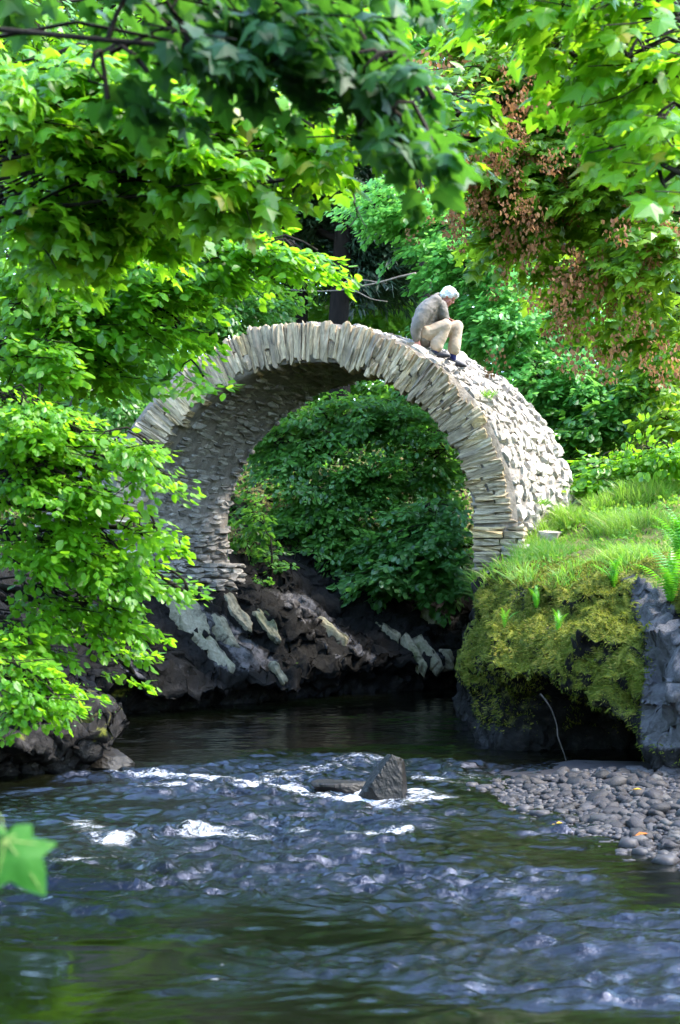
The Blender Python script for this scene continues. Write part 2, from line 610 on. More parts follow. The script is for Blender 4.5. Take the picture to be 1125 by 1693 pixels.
DR = [.12, .3, .5, .9, 1.3, 2, 2.5, 3, 4, 4, 4, 3.6, 3.6, 3.6, 3.6, 3, 1.5, .7, .3, .12]
GR, CR = loft('right', RB, RI, 440, 170, prof_right, top_right, 0, 3, DR)
GR = smooth_rows(GR, 3)
hgt = np.clip((GR[..., 2] + .6) / .6, 0, 1)
fade = np.where(GR[..., 2] > 1.7, .55, 1.0) * hgt
GR = rough_up(GR, .30, .9, .15, 2.2, 40, fade)
pr_ = GR.reshape(-1, 3)
NRM0 = (.34 * fbm(pr_ * np.array([2.0, 2.0, 1.2]), 3, 71, .5, True) + .10 * fbm(pr_ * 6, 3, 72)).reshape(GR.shape[:2]) * sstep(.35, .7, GR[..., 2]) * (1 - .8 * sstep(1.9, 2.2, GR[..., 2]))
GR += (np.stack([-.45 * NRM0, -.75 * NRM0, .5 * NRM0], -1) * .5)
GR[..., 2] += (fbm(pr_ * 5, 4, 77, .6, True) * .06).reshape(GR.shape[:2]) * (GR[..., 2] > .5)


def normals(G):
    a = np.gradient(G, axis=0)
    b = np.gradient(G, axis=1)
    n = np.cross(a, b)
    return n / (np.linalg.norm(n, axis=-1, keepdims=True) + 1e-9)


NR = normals(GR)
if NR[..., 2].mean() < 0:
    NR = -NR
    flipR = True
else:
    flipR = False
z, x, y = GR[..., 2], GR[..., 0], GR[..., 1]
nz = NR[..., 2]
pm = GR
gnoise = fbm(pm * 1.1, 4, 5)
along = np.clip((x - 1.4), 0, 9)
slabR = sstep(2.98, 3.08, x + .12 * gnoise - .10 * (z - 1)) * (1 - sstep(3.35, 3.5, x + .1 * gnoise)) * sstep(.2, .5, z) * (1 - sstep(1.9, 2.1, z)) * (y < 18)
mossR = sstep(.42, .75, z + .3 * gnoise) * (1 - sstep(2.1, 2.45, z + .25 * gnoise)) * sstep(-.45, .1, nz + .3 * gnoise) * (y < 21) * (1 - slabR)
mossR = np.clip(mossR * (.85 + .7 * fbm(pm * 2.3, 3, 8)), 0, 1) * (1 - .8 * sstep(3.0, 3.3, x) * (z < 1.6))
mossR = np.maximum(mossR, .36 * sstep(.1, .3, z) * (z < 2) * (y < 19) * (1 - slabR) * (fbm(pm * 1.6 + 3, 3, 18) > -.15))
turfR = sstep(1.75, 2.0, z + .2 * gnoise) * sstep(.35, .7, nz)
turfR = np.maximum(turfR, (y > 22) * (z > 1.6) * 1.0)
wetR = 1 - sstep(.05, .3, z)
M_right = make_mesh('river_bank', GR.reshape(-1, 3), grid_faces(*GR.shape[:2], flip=flipR), M['terrain'], True,
                    {'moss': mossR.ravel(), 'turf': turfR.ravel(), 'slab': slabR.ravel(), 'earth': (.35 * (z > .6) * (y > 18) + .0).ravel(), 'wet': wetR.ravel()})
right_bank = link('right_river_bank', M_right, kind='structure')
right_bank['label'] = 'mossy rock bank with an undercut hollow and grass on top'

LB = [(-7, -6, 2, 0, 0), (-5.4, 4, 2, 0, 0), (-4.6, 10, 2, 0, 0), (-3.9, 13.2, 1.9, 0, 0), (-3.35, 14.4, 2.2, 0, 0), (-2.75, 14.95, 2.6, 0, 0), (-2.25, 15.2, 2.8, 0, 0),
      (-2.2, 15.6, 2.8, 0, 0), (-2.45, 16.3, 2.4, 0, 0), (-3.0, 17.7, 1.6, 0, 0), (-3.3, 19.4, 1.4, 0, 0), (-2.95, 20.8, 1.2, 0, 0), (-1.6, 22.45, 1.15, 0, 0), (-.5, 23.7, 1.25, 0, 0), (.6, 24.9, 1.3, 0, 0), (2.2, 26.2, 1.3, 0, 0),
      (6, 29, 1.4, 0, 0), (12, 34, 1.6, 0, 0), (20, 42, 1.6, 0, 0)]
LI = [(-30, -6), (-24, 4), (-18, 10), (-14, 13.2), (-13, 14.6), (-12, 16), (-11.5, 17), (-11, 17.6), (-10.6, 18.4), (-10, 20), (-9.6, 22), (-9.2, 24), (-8, 28), (-6.5, 31), (-5, 34), (-2, 40), (6, 46), (16, 54), (30, 64)]


def top_left(x, y):
    return 2.4 + 0 * x


def prof_left(c, L):
    sw = c[2]
    return [(.8, -.9), (.55, -.1), (.46, .12), (.05, .25), (.10, .38), (.30 * sw, .62), (.62 * sw, 1.02), (.86 * sw, 1.36), (sw, 1.55), (sw + .8, 2.05), (sw + 2.4, 2.8), (sw + 5, 4.0), (L, 4.0 + .30 * (L - sw - 5))]


DL = [.1, .2, .7, 1.6, 2.5, 3, 4, 3, 2.5, 2.2, 2.5, 2.8, 3, 3, 2.6, 1.4, .5, .2]
GL, CL = loft('left', LB, LI, 460, 150, prof_left, top_left, 0, 4, DL)
GL = smooth_rows(GL, 2)
hgt = np.clip((GL[..., 2] + .6) / .6, 0, 1)
GL = rough_up(GL, .28, .9, .20, 2.2, 60, hgt)
GL = rough_up(GL, .03, 3.0, .085, 5.0, 70, hgt)
p = GL.reshape(-1, 3)
# tilted rock beds that run down to the right
bed = (p[:, 0] * .75 + p[:, 1] * .2 + p[:, 2] * .75)
bedn = fbm(np.stack([bed * 3.2, p[:, 1] * .6, p[:, 2] * .35], -1), 4, 91, .6, True).reshape(GL.shape[:2])
GL[..., 2] += bedn * .11 * hgt
NLm = normals(GL)
flipL = NLm[..., 2].mean() < 0
if flipL:
    NLm = -NLm
z, x, y = GL[..., 2], GL[..., 0], GL[..., 1]
gn = fbm(GL * 1.3, 4, 15)
streak = fbm(np.stack([bed * 1.9, p[:, 1] * .35, p[:, 2] * .25], -1), 3, 23).reshape(GL.shape[:2])
slabL = .62 * sstep(.05, .35, streak) * sstep(.4, .6, z) * (1 - sstep(1.6, 1.9, z)) * (y > 19)
turfL = sstep(2.1, 2.5, z + .3 * gn) * .45
mossL = .55 * sstep(.15, .45, gn) * (1 - sstep(.35, .6, z)) * sstep(.18, .25, z)
mossL = np.maximum(mossL, .6 * (y < 17) * sstep(.1, .4, gn) * (z > .3))
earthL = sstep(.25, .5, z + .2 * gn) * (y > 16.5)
wetL = 1 - sstep(.1, .4, z)
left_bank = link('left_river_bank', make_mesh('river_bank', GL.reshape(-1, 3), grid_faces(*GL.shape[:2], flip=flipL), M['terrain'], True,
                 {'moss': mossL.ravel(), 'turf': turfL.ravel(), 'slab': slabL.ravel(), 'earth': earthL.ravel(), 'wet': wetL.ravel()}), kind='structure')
left_bank['label'] = 'dark earth and rock bank below the left end of the bridge'

gx = np.array([-600., 600.])
ground = link('ground', make_mesh('ground', np.array([[-600, -200, -.95], [600, -200, -.95], [600, 900, -.95], [-600, 900, -.95]], float), np.array([[0, 1, 2, 3]]), M['terrain'],
              False, {'moss': np.zeros(4), 'turf': np.zeros(4), 'slab': np.zeros(4), 'earth': np.ones(4), 'wet': np.zeros(4)}), kind='structure')


def bank_z(G, x, y):
    """height of a bank below a point: nearest vertex"""
    d = (G[..., 0] - x) ** 2 + (G[..., 1] - y) ** 2
    d = d + 4 * (G[..., 2] < -.2)
    return float(G[..., 2].ravel()[np.argmin(d)])


# ------------------------------------------------------------------ river
def water_grid(x0, x1, y0, y1, step, z0, waves=True):
    xs = np.arange(x0, x1 + step / 2, step)
    ys = np.arange(y0, y1 + step / 2, step)
    X, Y = np.meshgrid(xs, ys, indexing='ij')
    Pp = np.stack([X, Y, np.zeros_like(X)], -1)
    if waves:
        # how lively the water is: a riffle between 9 and 15 m, calm pools before and beyond
        px = X / Y * F_PX + PW / 2
        liv = sstep(7.0, 9.5, Y + 1.2 * fbm(Pp * .35, 2, 3)) * (1 - .80 * sstep(15.6, 18.0, Y + .5 * fbm(Pp * .4, 2, 4) + .35 * np.maximum(0, -X)))
        near = sstep(-1.9, -.5, X + .5 * fbm(Pp * .5, 2, 5)) * .85
        liv = np.clip(np.maximum(liv, near * (Y < 11)), .10, 1)
        patch = sstep(-.22, .18, fbm(Pp * np.array([.55, .9, 1]) + 4.2, 3, 81))
        liv = liv * (.25 + .30 * sstep(8.2, 10, Y) + .85 * patch)
        liv *= 1 - .9 * sstep(.35, .9, X - 1.35 - .18 * (Y - 11)) * (Y > 9)
        q = np.stack([X * .8, Y * 1.35, Pp[..., 2]], -1)
        warp = np.stack([fbm(q * 1.1, 2, 50), fbm(q * 1.1, 2, 51), 0 * X], -1) * .35
        h = (fbm((q + warp) * 1.5, 2, 7) * .045 + fbm((q + warp) * 6.6, 3, 9) * .050 + fbm((q + warp) * 13, 2, 12, .4) * .016) * liv
        fo = np.zeros_like(X)
        for pts, r, st in FOAM_GLINTS:
            w = np.array([PWt(a, b)[:2] for a, b in pts])
            d = np.full(X.shape, 9e9)
            for a, b in zip(w[:-1], w[1:]):
                ab = b - a
                t = np.clip(((X - a[0]) * ab[0] + (Y - a[1]) * ab[1]) / (ab @ ab), 0, 1)
                d = np.minimum(d, np.hypot(X - a[0] - t * ab[0], (Y - a[1] - t * ab[1])))
            fo = np.maximum(fo, st * np.exp(-(d / r) ** 2))
        fo = fo * np.clip(.66 + .5 * fbm(q * np.array([1.8, 4.5, 1]), 3, 21), 0, 1.2)
        crest = sstep(.035, .085, h) * liv * sstep(.0, .35, fbm(q * .7, 2, 61) + .12) * sstep(8.0, 10.5, Y) * (1 - sstep(16, 18, Y))
        fo = np.maximum(fo, .16 * crest)
        h += fo * (.015 + .06 * fbm(q * 7, 3, 30))
        Pp[..., 2] = z0 + h
        sh = sstep(.2, 1.6, X + .35 * fbm(Pp * .6, 2, 35)) * (Y < 13) * .7
        at = {'foam_glints': np.clip(fo, 0, 1).ravel(), 'ripple': liv.ravel(), 'shallow': sh.ravel()}
    else:
        Pp[..., 2] = z0
        n = X.size
        at = {'foam_glints': np.zeros(n), 'ripple': np.full(n, .3), 'shallow': np.zeros(n)}
    return make_mesh('river', Pp.reshape(-1, 3), grid_faces(len(xs), len(ys)), M['water'], True, at)


FOAM_GLINTS = [([(215, 1280), (300, 1283), (390, 1290), (450, 1300), (530, 1312), (610, 1326), (690, 1326)], .20, .85),
        ([(240, 1300), (330, 1308)], .14, .6), ([(620, 1255), (560, 1262), (480, 1280), (400, 1290)], .45, .42), ([(680, 1280), (800, 1290)], .5, .34), ([(560, 1300), (640, 1330), (720, 1322)], .24, .9), ([(700, 1290), (770, 1298)], .18, .55),
        ([(130, 1360), (190, 1390)], .16, .8), ([(320, 1376), (425, 1384)], .15, .85), ([(580, 1382), (675, 1374)], .09, .72),
        ([(100, 1425), (165, 1418)], .12, .5), ([(480, 1376), (500, 1378)], .08, .6), ([(690, 1315), (720, 1326)], .16, .8),
        ([(300, 1610), (370, 1600)], .10, .35), ([(330, 1625), (380, 1628)], .08, .4), ([(890, 1555), (950, 1562)], .10, .32)]  # first two strokes here paint glints of the near water as pale colour
river = link('river', water_grid(-3.8, 4.3, 4.2, 30.5, .027, 0.0), kind='structure')
river['label'] = 'dark river with a white riffle and sky glints tinted blue'
pool = link('river', water_grid(-16, 22, -6, 44, .4, -.10, False), kind='structure')
pool['label'] = 'still dark pool beyond the riffle, under the arch'

# ------------------------------------------------------------------ the ruined arch
AC = np.array([-.509, 22.0, 2.708])                  # centre of the near circle
AU = np.array([math.cos(math.radians(15)), -math.sin(math.radians(15)), 0])
AN = np.array([math.sin(math.radians(15)), math.cos(math.radians(15)), 0])     # into the arch
AW = np.array([1.2, 2.0, 0.0])                       # near face to far face
AX = 1.034                                           # the arch is a little wider than high
AXL = AX * 1.045
RIN, ROUT = 2.40, 3.02
UPZ = np.array([0, 0, 1.0])


def arch(r, th, w):
    """th: 0 = right springing, 90 = crown, 180 = left springing; past the springings the wall runs straight down"""
    th = np.asarray(th, float)
    s = np.cos(th) * r * AX * (1 + .045 * np.clip(-np.cos(th), 0, 1))
    zz = np.sin(th) * r
    return AC + s[..., None] * AU + zz[..., None] * UPZ + np.asarray(w, float)[..., None] * AW


def flat(s, zz, w):
    return AC + s * AU + (zz - AC[2]) * UPZ + w * AW


bridge = thing('stone_bridge', 'ruined narrow stone footbridge with one slate arch over the river', 'bridge', flat(0, 1.6, .5))

CUBE_V = np.array([[i, j, k] for i in (-1, 0, 1) for j in (-1, 0, 1) for k in (-1, 0, 1) if (i, j, k) != (0, 0, 0)], float)


def cube_faces():
    idx = {tuple(v.astype(int)): n for n, v in enumerate(CUBE_V)}
    F = []
    for ax in range(3):
        for sgn in (-1, 1):
            for a in (-1, 0):
                for b in (-1, 0):
                    q = []
                    for da, db in ((0, 0), (1, 0), (1, 1), (0, 1)):
                        c = [0, 0, 0]
                        c[ax] = sgn
                        c[(ax + 1) % 3] = a + da
                        c[(ax + 2) % 3] = b + db
                        q.append(idx[tuple(c)])
                    F.append(q if sgn > 0 else q[::-1])
    return np.array(F)


CUBE_F = cube_faces()


def stone_variants(name, mat, n, rnd, jit, seed):
    out = []
    rg = np.random.default_rng(seed)
    for k in range(n):
        v = CUBE_V.copy()
        l = np.linalg.norm(v, axis=1, keepdims=True)
        sph = v / l * 1.12
        edge = (np.abs(v) > .5).sum(1, keepdims=True)
        v = v * (1 - rnd * (edge - 1) / 2) + sph * (rnd * (edge - 1) / 2)
        v += rg.normal(0, jit, v.shape)
        out.append(make_mesh(name, v * .5, CUBE_F, mat, False))
    return out


V_RING = stone_variants('ring_stone', M['ring_stone'], 14, .24, .085, 1)
V_RUB = stone_variants('rubble_stone', M['rubble'], 9, .55, .12, 2)
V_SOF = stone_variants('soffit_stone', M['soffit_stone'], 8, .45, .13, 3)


def place(name, variants, c, ax, ay, az, size, parent, jr=.03):
    m = np.stack([ax, ay, az], 1)
    e = RNG.normal(0, jr, 3)
    m = np.array(Matrix.Rotation(e[0], 3, 'X') @ Matrix.Rotation(e[1], 3, 'Y') @ Matrix.Rotation(e[2], 3, 'Z')) @ m
    m = m * np.asarray(size)[None, :]
    o = link(name, variants[int(RNG.integers(len(variants)))], parent)
    mm = Matrix.Identity(4)
    for i in range(3):
        for j in range(3):
            mm[i][j] = float(m[i, j])
        mm[i][3] = float(c[i])
    o.matrix_basis = mm
    return o


# mortar core
NS, TH = 90, np.linspace(math.radians(-2), math.radians(182), 90)
legs_r = [flat(RIN * AX, zz, 0) for zz in (1.2,)]


def core_ring(w, ri, ro):
    inner = list(arch(np.full(NS, ri), TH, np.full(NS, w)))
    outer = list(arch(np.full(NS, ro), TH, np.full(NS, w)))
    inner = [flat(ri * AX, .9, w)] + inner + [flat(-ri * AXL, 1.0, w)]
    outer = [flat(ro * AX, .9, w)] + outer + [flat(-ro * AXL, 1.0, w)]
    return np.array(inner), np.array(outer)


nW = 14
ws = np.linspace(.012, .99, nW)
secs = []
for w in ws:
    a, b = core_ring(w, RIN + .018, ROUT - (.04 if w < .05 else .075))
    secs.append(np.concatenate([a, b]))
CV = np.array(secs)
nn = CV.shape[1] // 2
CV += (np.stack([fbm(CV * 3.5 + 7 * k, 4, 200 + k) for k in range(3)], -1)) * .04
f = []
for i in range(nW - 1):
    for j in range(nn - 1):
        a, b = i * 2 * nn + j, (i + 1) * 2 * nn + j
        f.append([a, a + 1, b + 1, b])
        f.append([a + nn, b + nn, b + nn + 1, a + nn + 1])
for i in (0, nW - 1):
    for j in range(nn - 1):
        a = i * 2 * nn + j
        q = [a, a + nn, a + nn + 1, a + 1]
        f.append(q if i == 0 else q[::-1])
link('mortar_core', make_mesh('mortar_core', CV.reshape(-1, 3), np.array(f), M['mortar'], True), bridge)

# ring of voussoirs on the near face
th = math.radians(179)
n_ring = 0
while th > math.radians(1):
    deg = math.degrees(th)
    t = float(RNG.uniform(.036, .080)) if 45 < deg < 150 else float(RNG.uniform(.030, .060))
    if RNG.random() < .12:
        t *= 1.5
    dth = t / ((RIN + ROUT) / 2)
    c_th = th - dth / 2
    r0 = RIN + RNG.normal(0, .034) - .01
    r1 = ROUT - .02 + RNG.normal(0, .016) + .07 * fbm(np.array([deg * .12, 0, 0]), 2, 3) - .05 * sstep(30, 45, deg) * (1 - sstep(70, 85, deg)) - (.10 * sstep(118, 150, deg)) - .05 * (deg < 30)
    rad = math.cos(c_th) * AU + math.sin(c_th) * UPZ
    tan = -math.sin(c_th) * AU + math.cos(c_th) * UPZ
    tan = tan / np.linalg.norm(tan)
    rad = np.cross(tan, AN) if np.dot(np.cross(tan, AN), rad) > 0 else -np.cross(tan, AN)
    dep = float(RNG.uniform(.34, .5))
    pieces = [(r0, r1)]
    if RNG.random() < (.45 if deg < 70 else .22):
        k = r0 + (r1 - r0) * RNG.uniform(.35, .65)
        pieces = [(r0, k - .006), (k + .006, r1)]
    for a, b in pieces:
        c = arch(np.array((a + b) / 2), np.array(c_th), np.array(0.0)) + AN * (dep / 2 - .015 - RNG.uniform(0, .032))
        place('ring_stone', V_RING, c, rad, tan, AN, (b - a, t * RNG.uniform(1.2, 1.5), dep), bridge, .018)
        n_ring += 1
    th -= dth + .004
# straight courses under the springings
for side in (1, -1):
    zz = AC[2] - .03
    while zz > (1.35 if side > 0 else 1.15):
        t = float(RNG.uniform(.05, .10))
        x0 = RIN * (AX if side > 0 else AXL) - RNG.normal(.0, .02)
        w_tot = ROUT * AX - x0 + (.10 if side > 0 else 1.5)
        xx = 0
        while xx < w_tot - .05:
            L = min(float(RNG.uniform(.22, .5)), w_tot - xx)
            dep = float(RNG.uniform(.3, .45))
            c = flat(side * (x0 + xx + L / 2), zz - t / 2, 0) + AN * (dep / 2 - .03 - RNG.uniform(0, .06))
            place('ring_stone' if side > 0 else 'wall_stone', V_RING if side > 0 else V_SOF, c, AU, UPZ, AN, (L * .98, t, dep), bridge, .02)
            xx += L + .008
        zz -= t + .006
# wall beside the left springing, up to the ring (the core of the spandrel stands behind it)
zz = AC[2]
while zz < AC[2] + .6:
    t = float(RNG.uniform(.06, .11))
    s_in = math.sqrt(max(.01, (ROUT - .06) ** 2 - (zz + t / 2 - AC[2]) ** 2)) * AXL
    xx = s_in
    while xx < 4.2 - .35 * (zz - AC[2]):
        L = float(RNG.uniform(.22, .5))
        c = flat(-(xx + L / 2), zz + t / 2, 0) + AN * .16
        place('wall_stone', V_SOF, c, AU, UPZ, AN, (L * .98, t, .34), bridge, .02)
        xx += L + .008
    zz += t + .006
sp = [flat(-2.9, .9, .05), flat(-4.3, .9, .05), flat(-4.2, 2.8, .05), flat(-3.6, 4.1, .05), flat(-2.6, 4.1, .05), flat(-3.0, 2.7, .05)]
spv = np.array(sp + [q + AW * .9 for q in sp])
fs = [[0, 1, 2, 3, 4, 5][::-1], [6, 7, 8, 9, 10, 11]]
q4 = [[i, (i + 1) % 6, 6 + (i + 1) % 6, 6 + i] for i in range(6)]
link('spandrel_fill', make_mesh('spandrel_fill', spv, [np.array(fs), np.array(q4)], M['mortar']), bridge)

# soffit and left reveal: coursed stones running through the thickness
cand = []
aw = np.linalg.norm(AW)
awn = AW / aw
steps = []
a = 1.30
while a < AC[2]:
    t = float(RNG.uniform(.05, .09))
    steps.append(('leg', a, t))
    a += t + .006
th = math.radians(180)
while th > math.radians(4):
    t = float(RNG.uniform(.055, .095))
    steps.append(('arc', th, t))
    th -= (t + .006) / RIN
for kind, a, t in steps:
    w = .36
    while w < aw - .04:
        L = min(float(RNG.uniform(.16, .42)), aw - w)
        cand.append((kind, a, t, w, L))
        w += L + .01
rest = []
# those that show largest: the lit reveal and the left half of the soffit
vis = [c for c in cand if c[0] == 'leg' or c[1] > math.radians(95)]
hid = [c for c in cand if not (c[0] == 'leg' or c[1] > math.radians(95))]
vis.sort(key=lambda c: -c[4] * c[2])


def soffit_frame(c):
    kind, a, t, w, L = c
    prot = RNG.uniform(-.035, .03)
    if kind == 'leg':
        bulge = .26 * (a < 2.16)                                       # the foot of the pier is thicker
        s = -(RIN * AXL) + .035 + prot + (bulge if w > aw * .5 else bulge * .6) - .13
        return flat(s, a + t / 2, (w + L / 2) / aw), AU, UPZ, awn, (.30, t, L * .98)
    c_th = a - t / 2 / RIN
    rad = math.cos(c_th) * AU + math.sin(c_th) * UPZ
    tan = -math.sin(c_th) * AU + math.cos(c_th) * UPZ
    return arch(np.array(RIN + .112 - prot), np.array(c_th), np.array((w + L / 2) / aw)), rad, tan, awn, (.24, t, L * .98)


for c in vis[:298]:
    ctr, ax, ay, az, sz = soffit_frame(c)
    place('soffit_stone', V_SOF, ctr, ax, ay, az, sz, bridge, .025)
vs = [np.empty(len(m.vertices) * 3, np.float32) for m in V_SOF]
for m, b in zip(V_SOF, vs):
    m.vertices.foreach_get('co', b)
vs = [b.reshape(-1, 3) for b in vs]
for c in vis[298:] + hid:
    ctr, ax, ay, az, sz = soffit_frame(c)
    R3 = np.stack([ax, ay, az], 1) * np.asarray(sz)[None, :]
    rest.append((vs[int(RNG.integers(8))] @ R3.T + ctr, CUBE_F))
V, Fc = merge(rest)
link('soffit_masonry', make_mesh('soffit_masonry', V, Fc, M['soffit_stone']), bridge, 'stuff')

# rubble of the broken roadway on the right haunch
th = math.radians(112)
rub = []
while th > math.radians(-14):
    row_t = float(RNG.uniform(.10, .17)) * (1.0 if th < math.radians(75) else 1.25)
    w = .10 + RNG.uniform(-.04, .06)
    while w < aw - .03:
        L = float(RNG.uniform(.12, .32))
        rub.append((th + RNG.normal(0, .018), row_t * RNG.uniform(.9, 1.45), min(w, aw - .12), L))
        w += L * .93
    th -= row_t * .88 / ROUT
rub_rest = []
RV = []
for m in V_RUB:
    b_ = np.empty(len(m.vertices) * 3, np.float32)
    m.vertices.foreach_get('co', b_)
    RV.append(b_.reshape(-1, 3))
rub.sort(key=lambda c: -c[1] * c[3] * (2.0 if c[0] < math.radians(70) else 1.0))
for k, (a, t, w, L) in enumerate(rub):
    aa = max(a, 0)
    rad = math.cos(aa) * AU + math.sin(aa) * UPZ
    tan = -math.sin(aa) * AU + math.cos(aa) * UPZ
    tan = tan / np.linalg.norm(tan)
    e = RNG.normal(0, .35)                                             # turned a little in the bed of mortar
    az_ = awn * math.cos(e) + tan * math.sin(e)
    ay_ = tan * math.cos(e) - awn * math.sin(e)
    prot = -.125 + RNG.normal(0, .016)
    if a >= 0:
        ctr = arch(np.array(ROUT + prot), np.array(aa), np.array((w + L / 2) / aw))
    else:
        ctr = flat((ROUT + prot + .015) * AX, AC[2] + a * ROUT, (w + L / 2) / aw)
    sz_ = (RNG.uniform(.18, .24), t, L)
    if k < 300:
        place('rubble_stone', V_RUB, ctr, rad, ay_, az_, sz_, bridge, .08)
    else:
        R3 = np.stack([rad, ay_, az_], 1) * np.asarray(sz_)[None, :]
        rub_rest.append((RV[int(RNG.integers(9))] @ R3.T + ctr, CUBE_F))
if rub_rest:
    link('rubble_fill', make_mesh('rubble_fill', *merge(rub_rest), M['rubble']), bridge, 'stuff')
# a few stones on the left haunch's far edge and the broken foot of the right pier
for s, zz, w, sz in ((3.08, 2.35, .02, (.42, .16, .34)), (3.25, 2.12, -.02, (.5, .14, .36)), (2.85, 2.0, -.03, (.4, .12, .3)), (3.55, 2.05, .06, (.34, .12, .3)),
                     (3.3, 2.5, .25, (.36, .26, .4)), (3.42, 2.4, .55, (.4, .3, .4)), (3.35, 2.6, .8, (.36, .3, .4)), (2.7, 1.82, .0, (.5, .16, .4)), (3.1, 1.86, .02, (.5, .14, .4))):
    place('broken_stone', V_RUB, flat(s, zz, w) + AN * .08, AU, UPZ, AN, sz, bridge, .08)

# ------------------------------------------------------------------ the man on the arch
MY = 22.15


def Q(px, py, lat=0.0):
    """the man's joints; lat is metres towards his left (away from the camera)"""
    q = P(px, py + .5, MY)
    q[1] += lat
    return q


def blob_chain(pts, radii, k=14, side=None):
    """closed tube with round ends; a radius may be (across, along the view axis)"""
    pts = np.asarray(pts, float)
    rr = np.array([r if np.ndim(r) else (r, r) for r in radii], float)
    n = max(8, len(pts) * 5)
    t = np.linspace(0, len(pts) - 1, n)
    c = curve(pts, n)
    r = np.stack([np.interp(t, np.arange(len(pts)), rr[:, j]) for j in (0, 1)], -1)
    d = np.gradient(c, axis=0)
    d /= np.linalg.norm(d, axis=1)[:, None] + 1e-9
    # round end caps
    add0, add1 = [], []
    for e in (30, 60, 84):
        q = math.radians(e)
        add0.insert(0, (c[0] - d[0] * r[0].mean() * math.sin(q), r[0] * math.cos(q)))
        add1.append((c[-1] + d[-1] * r[-1].mean() * math.sin(q), r[-1] * math.cos(q)))
    C = np.array([a[0] for a in add0] + list(c) + [a[0] for a in add1])
    R = np.array([a[1] for a in add0] + list(r) + [a[1] for a in add1])
    D = np.concatenate([np.repeat(d[:1], 3, 0), d, np.repeat(d[-1:], 3, 0)])
    lat = np.array([0, 1.0, 0]) if side is None else np.asarray(side, float)
    b = lat - (D @ lat)[:, None] * D
    b /= np.linalg.norm(b, axis=1)[:, None] + 1e-6
    a = np.cross(b, D)
    thv = np.linspace(0, 2 * np.pi, k, endpoint=False)
    V = C[:, None] + R[:, 0][:, None, None] * np.cos(thv)[None, :, None] * a[:, None] + R[:, 1][:, None, None] * np.sin(thv)[None, :, None] * b[:, None]
    m = len(C)
    V = V.reshape(-1, 3)
    i = np.arange(m - 1)[:, None] * k
    j = np.arange(k)[None, :]
    F = np.stack([i + j, i + (j + 1) % k, i + k + (j + 1) % k, i + k + j], -1).reshape(-1, 4)
    V = np.vstack([V, C[0], C[-1]])
    j = np.arange(k)
    caps = np.vstack([np.stack([np.full(k, m * k), (j + 1) % k, j], -1), np.stack([np.full(k, m * k + 1), (m - 1) * k + j, (m - 1) * k + (j + 1) % k], -1)])
    return V, [F, caps]


def ellipsoid(c, ax, r, nu=18, nv=12):
    u = np.linspace(0, 2 * np.pi, nu, endpoint=False)
    v = np.linspace(0, np.pi, nv)[1:-1]
    S = np.stack([np.sin(v)[:, None] * np.cos(u), np.sin(v)[:, None] * np.sin(u), np.repeat(np.cos(v)[:, None], nu, 1)], -1).reshape(-1, 3)
    S = np.vstack([S, [0, 0, 1], [0, 0, -1]])
    n = nv - 2
    i = np.arange(n - 1)[:, None] * nu
    j = np.arange(nu)[None, :]
    F = np.stack([i + j, i + nu + j, i + nu + (j + 1) % nu, i + (j + 1) % nu], -1).reshape(-1, 4)
    j = np.arange(nu)
    T = np.vstack([np.stack([np.full(nu, n * nu), j, (j + 1) % nu], -1), np.stack([np.full(nu, n * nu + 1), (n - 1) * nu + (j + 1) % nu, (n - 1) * nu + j], -1)])
    return np.asarray(c) + (S * np.asarray(r)) @ np.asarray(ax), [F, T]


def fuse(name, parts, mat, voxel, smooth_it=3, fold=0.0, fscale=8, seed=0):
    V, Fc = merge(parts)
    me = make_mesh(name + '_raw', V, Fc)
    tmp = bpy.data.objects.new('tmp', me)
    COL.objects.link(tmp)
    r = tmp.modifiers.new('r', 'REMESH')
    r.mode = 'VOXEL'
    r.voxel_size = voxel
    s = tmp.modifiers.new('s', 'SMOOTH')
    s.iterations = smooth_it
    s.factor = .5
    dg = bpy.context.evaluated_depsgraph_get()
    out = bpy.data.meshes.new_from_object(tmp.evaluated_get(dg))
    bpy.data.objects.remove(tmp)
    bpy.data.meshes.remove(me)
    out.name = name
    n = len(out.vertices)
    co = np.empty(n * 3, np.float32)
    out.vertices.foreach_get('co', co)
    co = co.reshape(-1, 3)
    if fold:
        no = np.empty(n * 3, np.float32)
        out.vertices.foreach_get('normal', no)
        q = co * np.array([1, 1, 1.0])
        q = np.stack([q[:, 0] * fscale * .7 + q[:, 2] * fscale * .9, q[:, 1] * fscale * .6, q[:, 2] * fscale * 1.1 - q[:, 0] * fscale * .4], -1)
        co = co + no.reshape(-1, 3) * (fbm(q, 3, seed, .5, True) * fold)[:, None]
        out.vertices.foreach_set('co', co.astype(np.float32).ravel())
    out.polygons.foreach_set('use_smooth', np.ones(len(out.polygons), bool))
    out.materials.clear()
    out.materials.append(mat)
    out.update()
    return out


pitch = math.radians(38)
hf = np.array([math.cos(pitch), -.10, -math.sin(pitch)])          # where the face points
hf /= np.linalg.norm(hf)
hu = np.array([math.sin(pitch), 0, math.cos(pitch)])
hu -= hf * (hu @ hf)
hu /= np.linalg.norm(hu)
hl = np.cross(hu, hf)
HC = Q(741, 491)
hax = np.stack([hf, hl, hu])


def H(a, b, c):
    return HC + a * hf + b * hl + c * hu


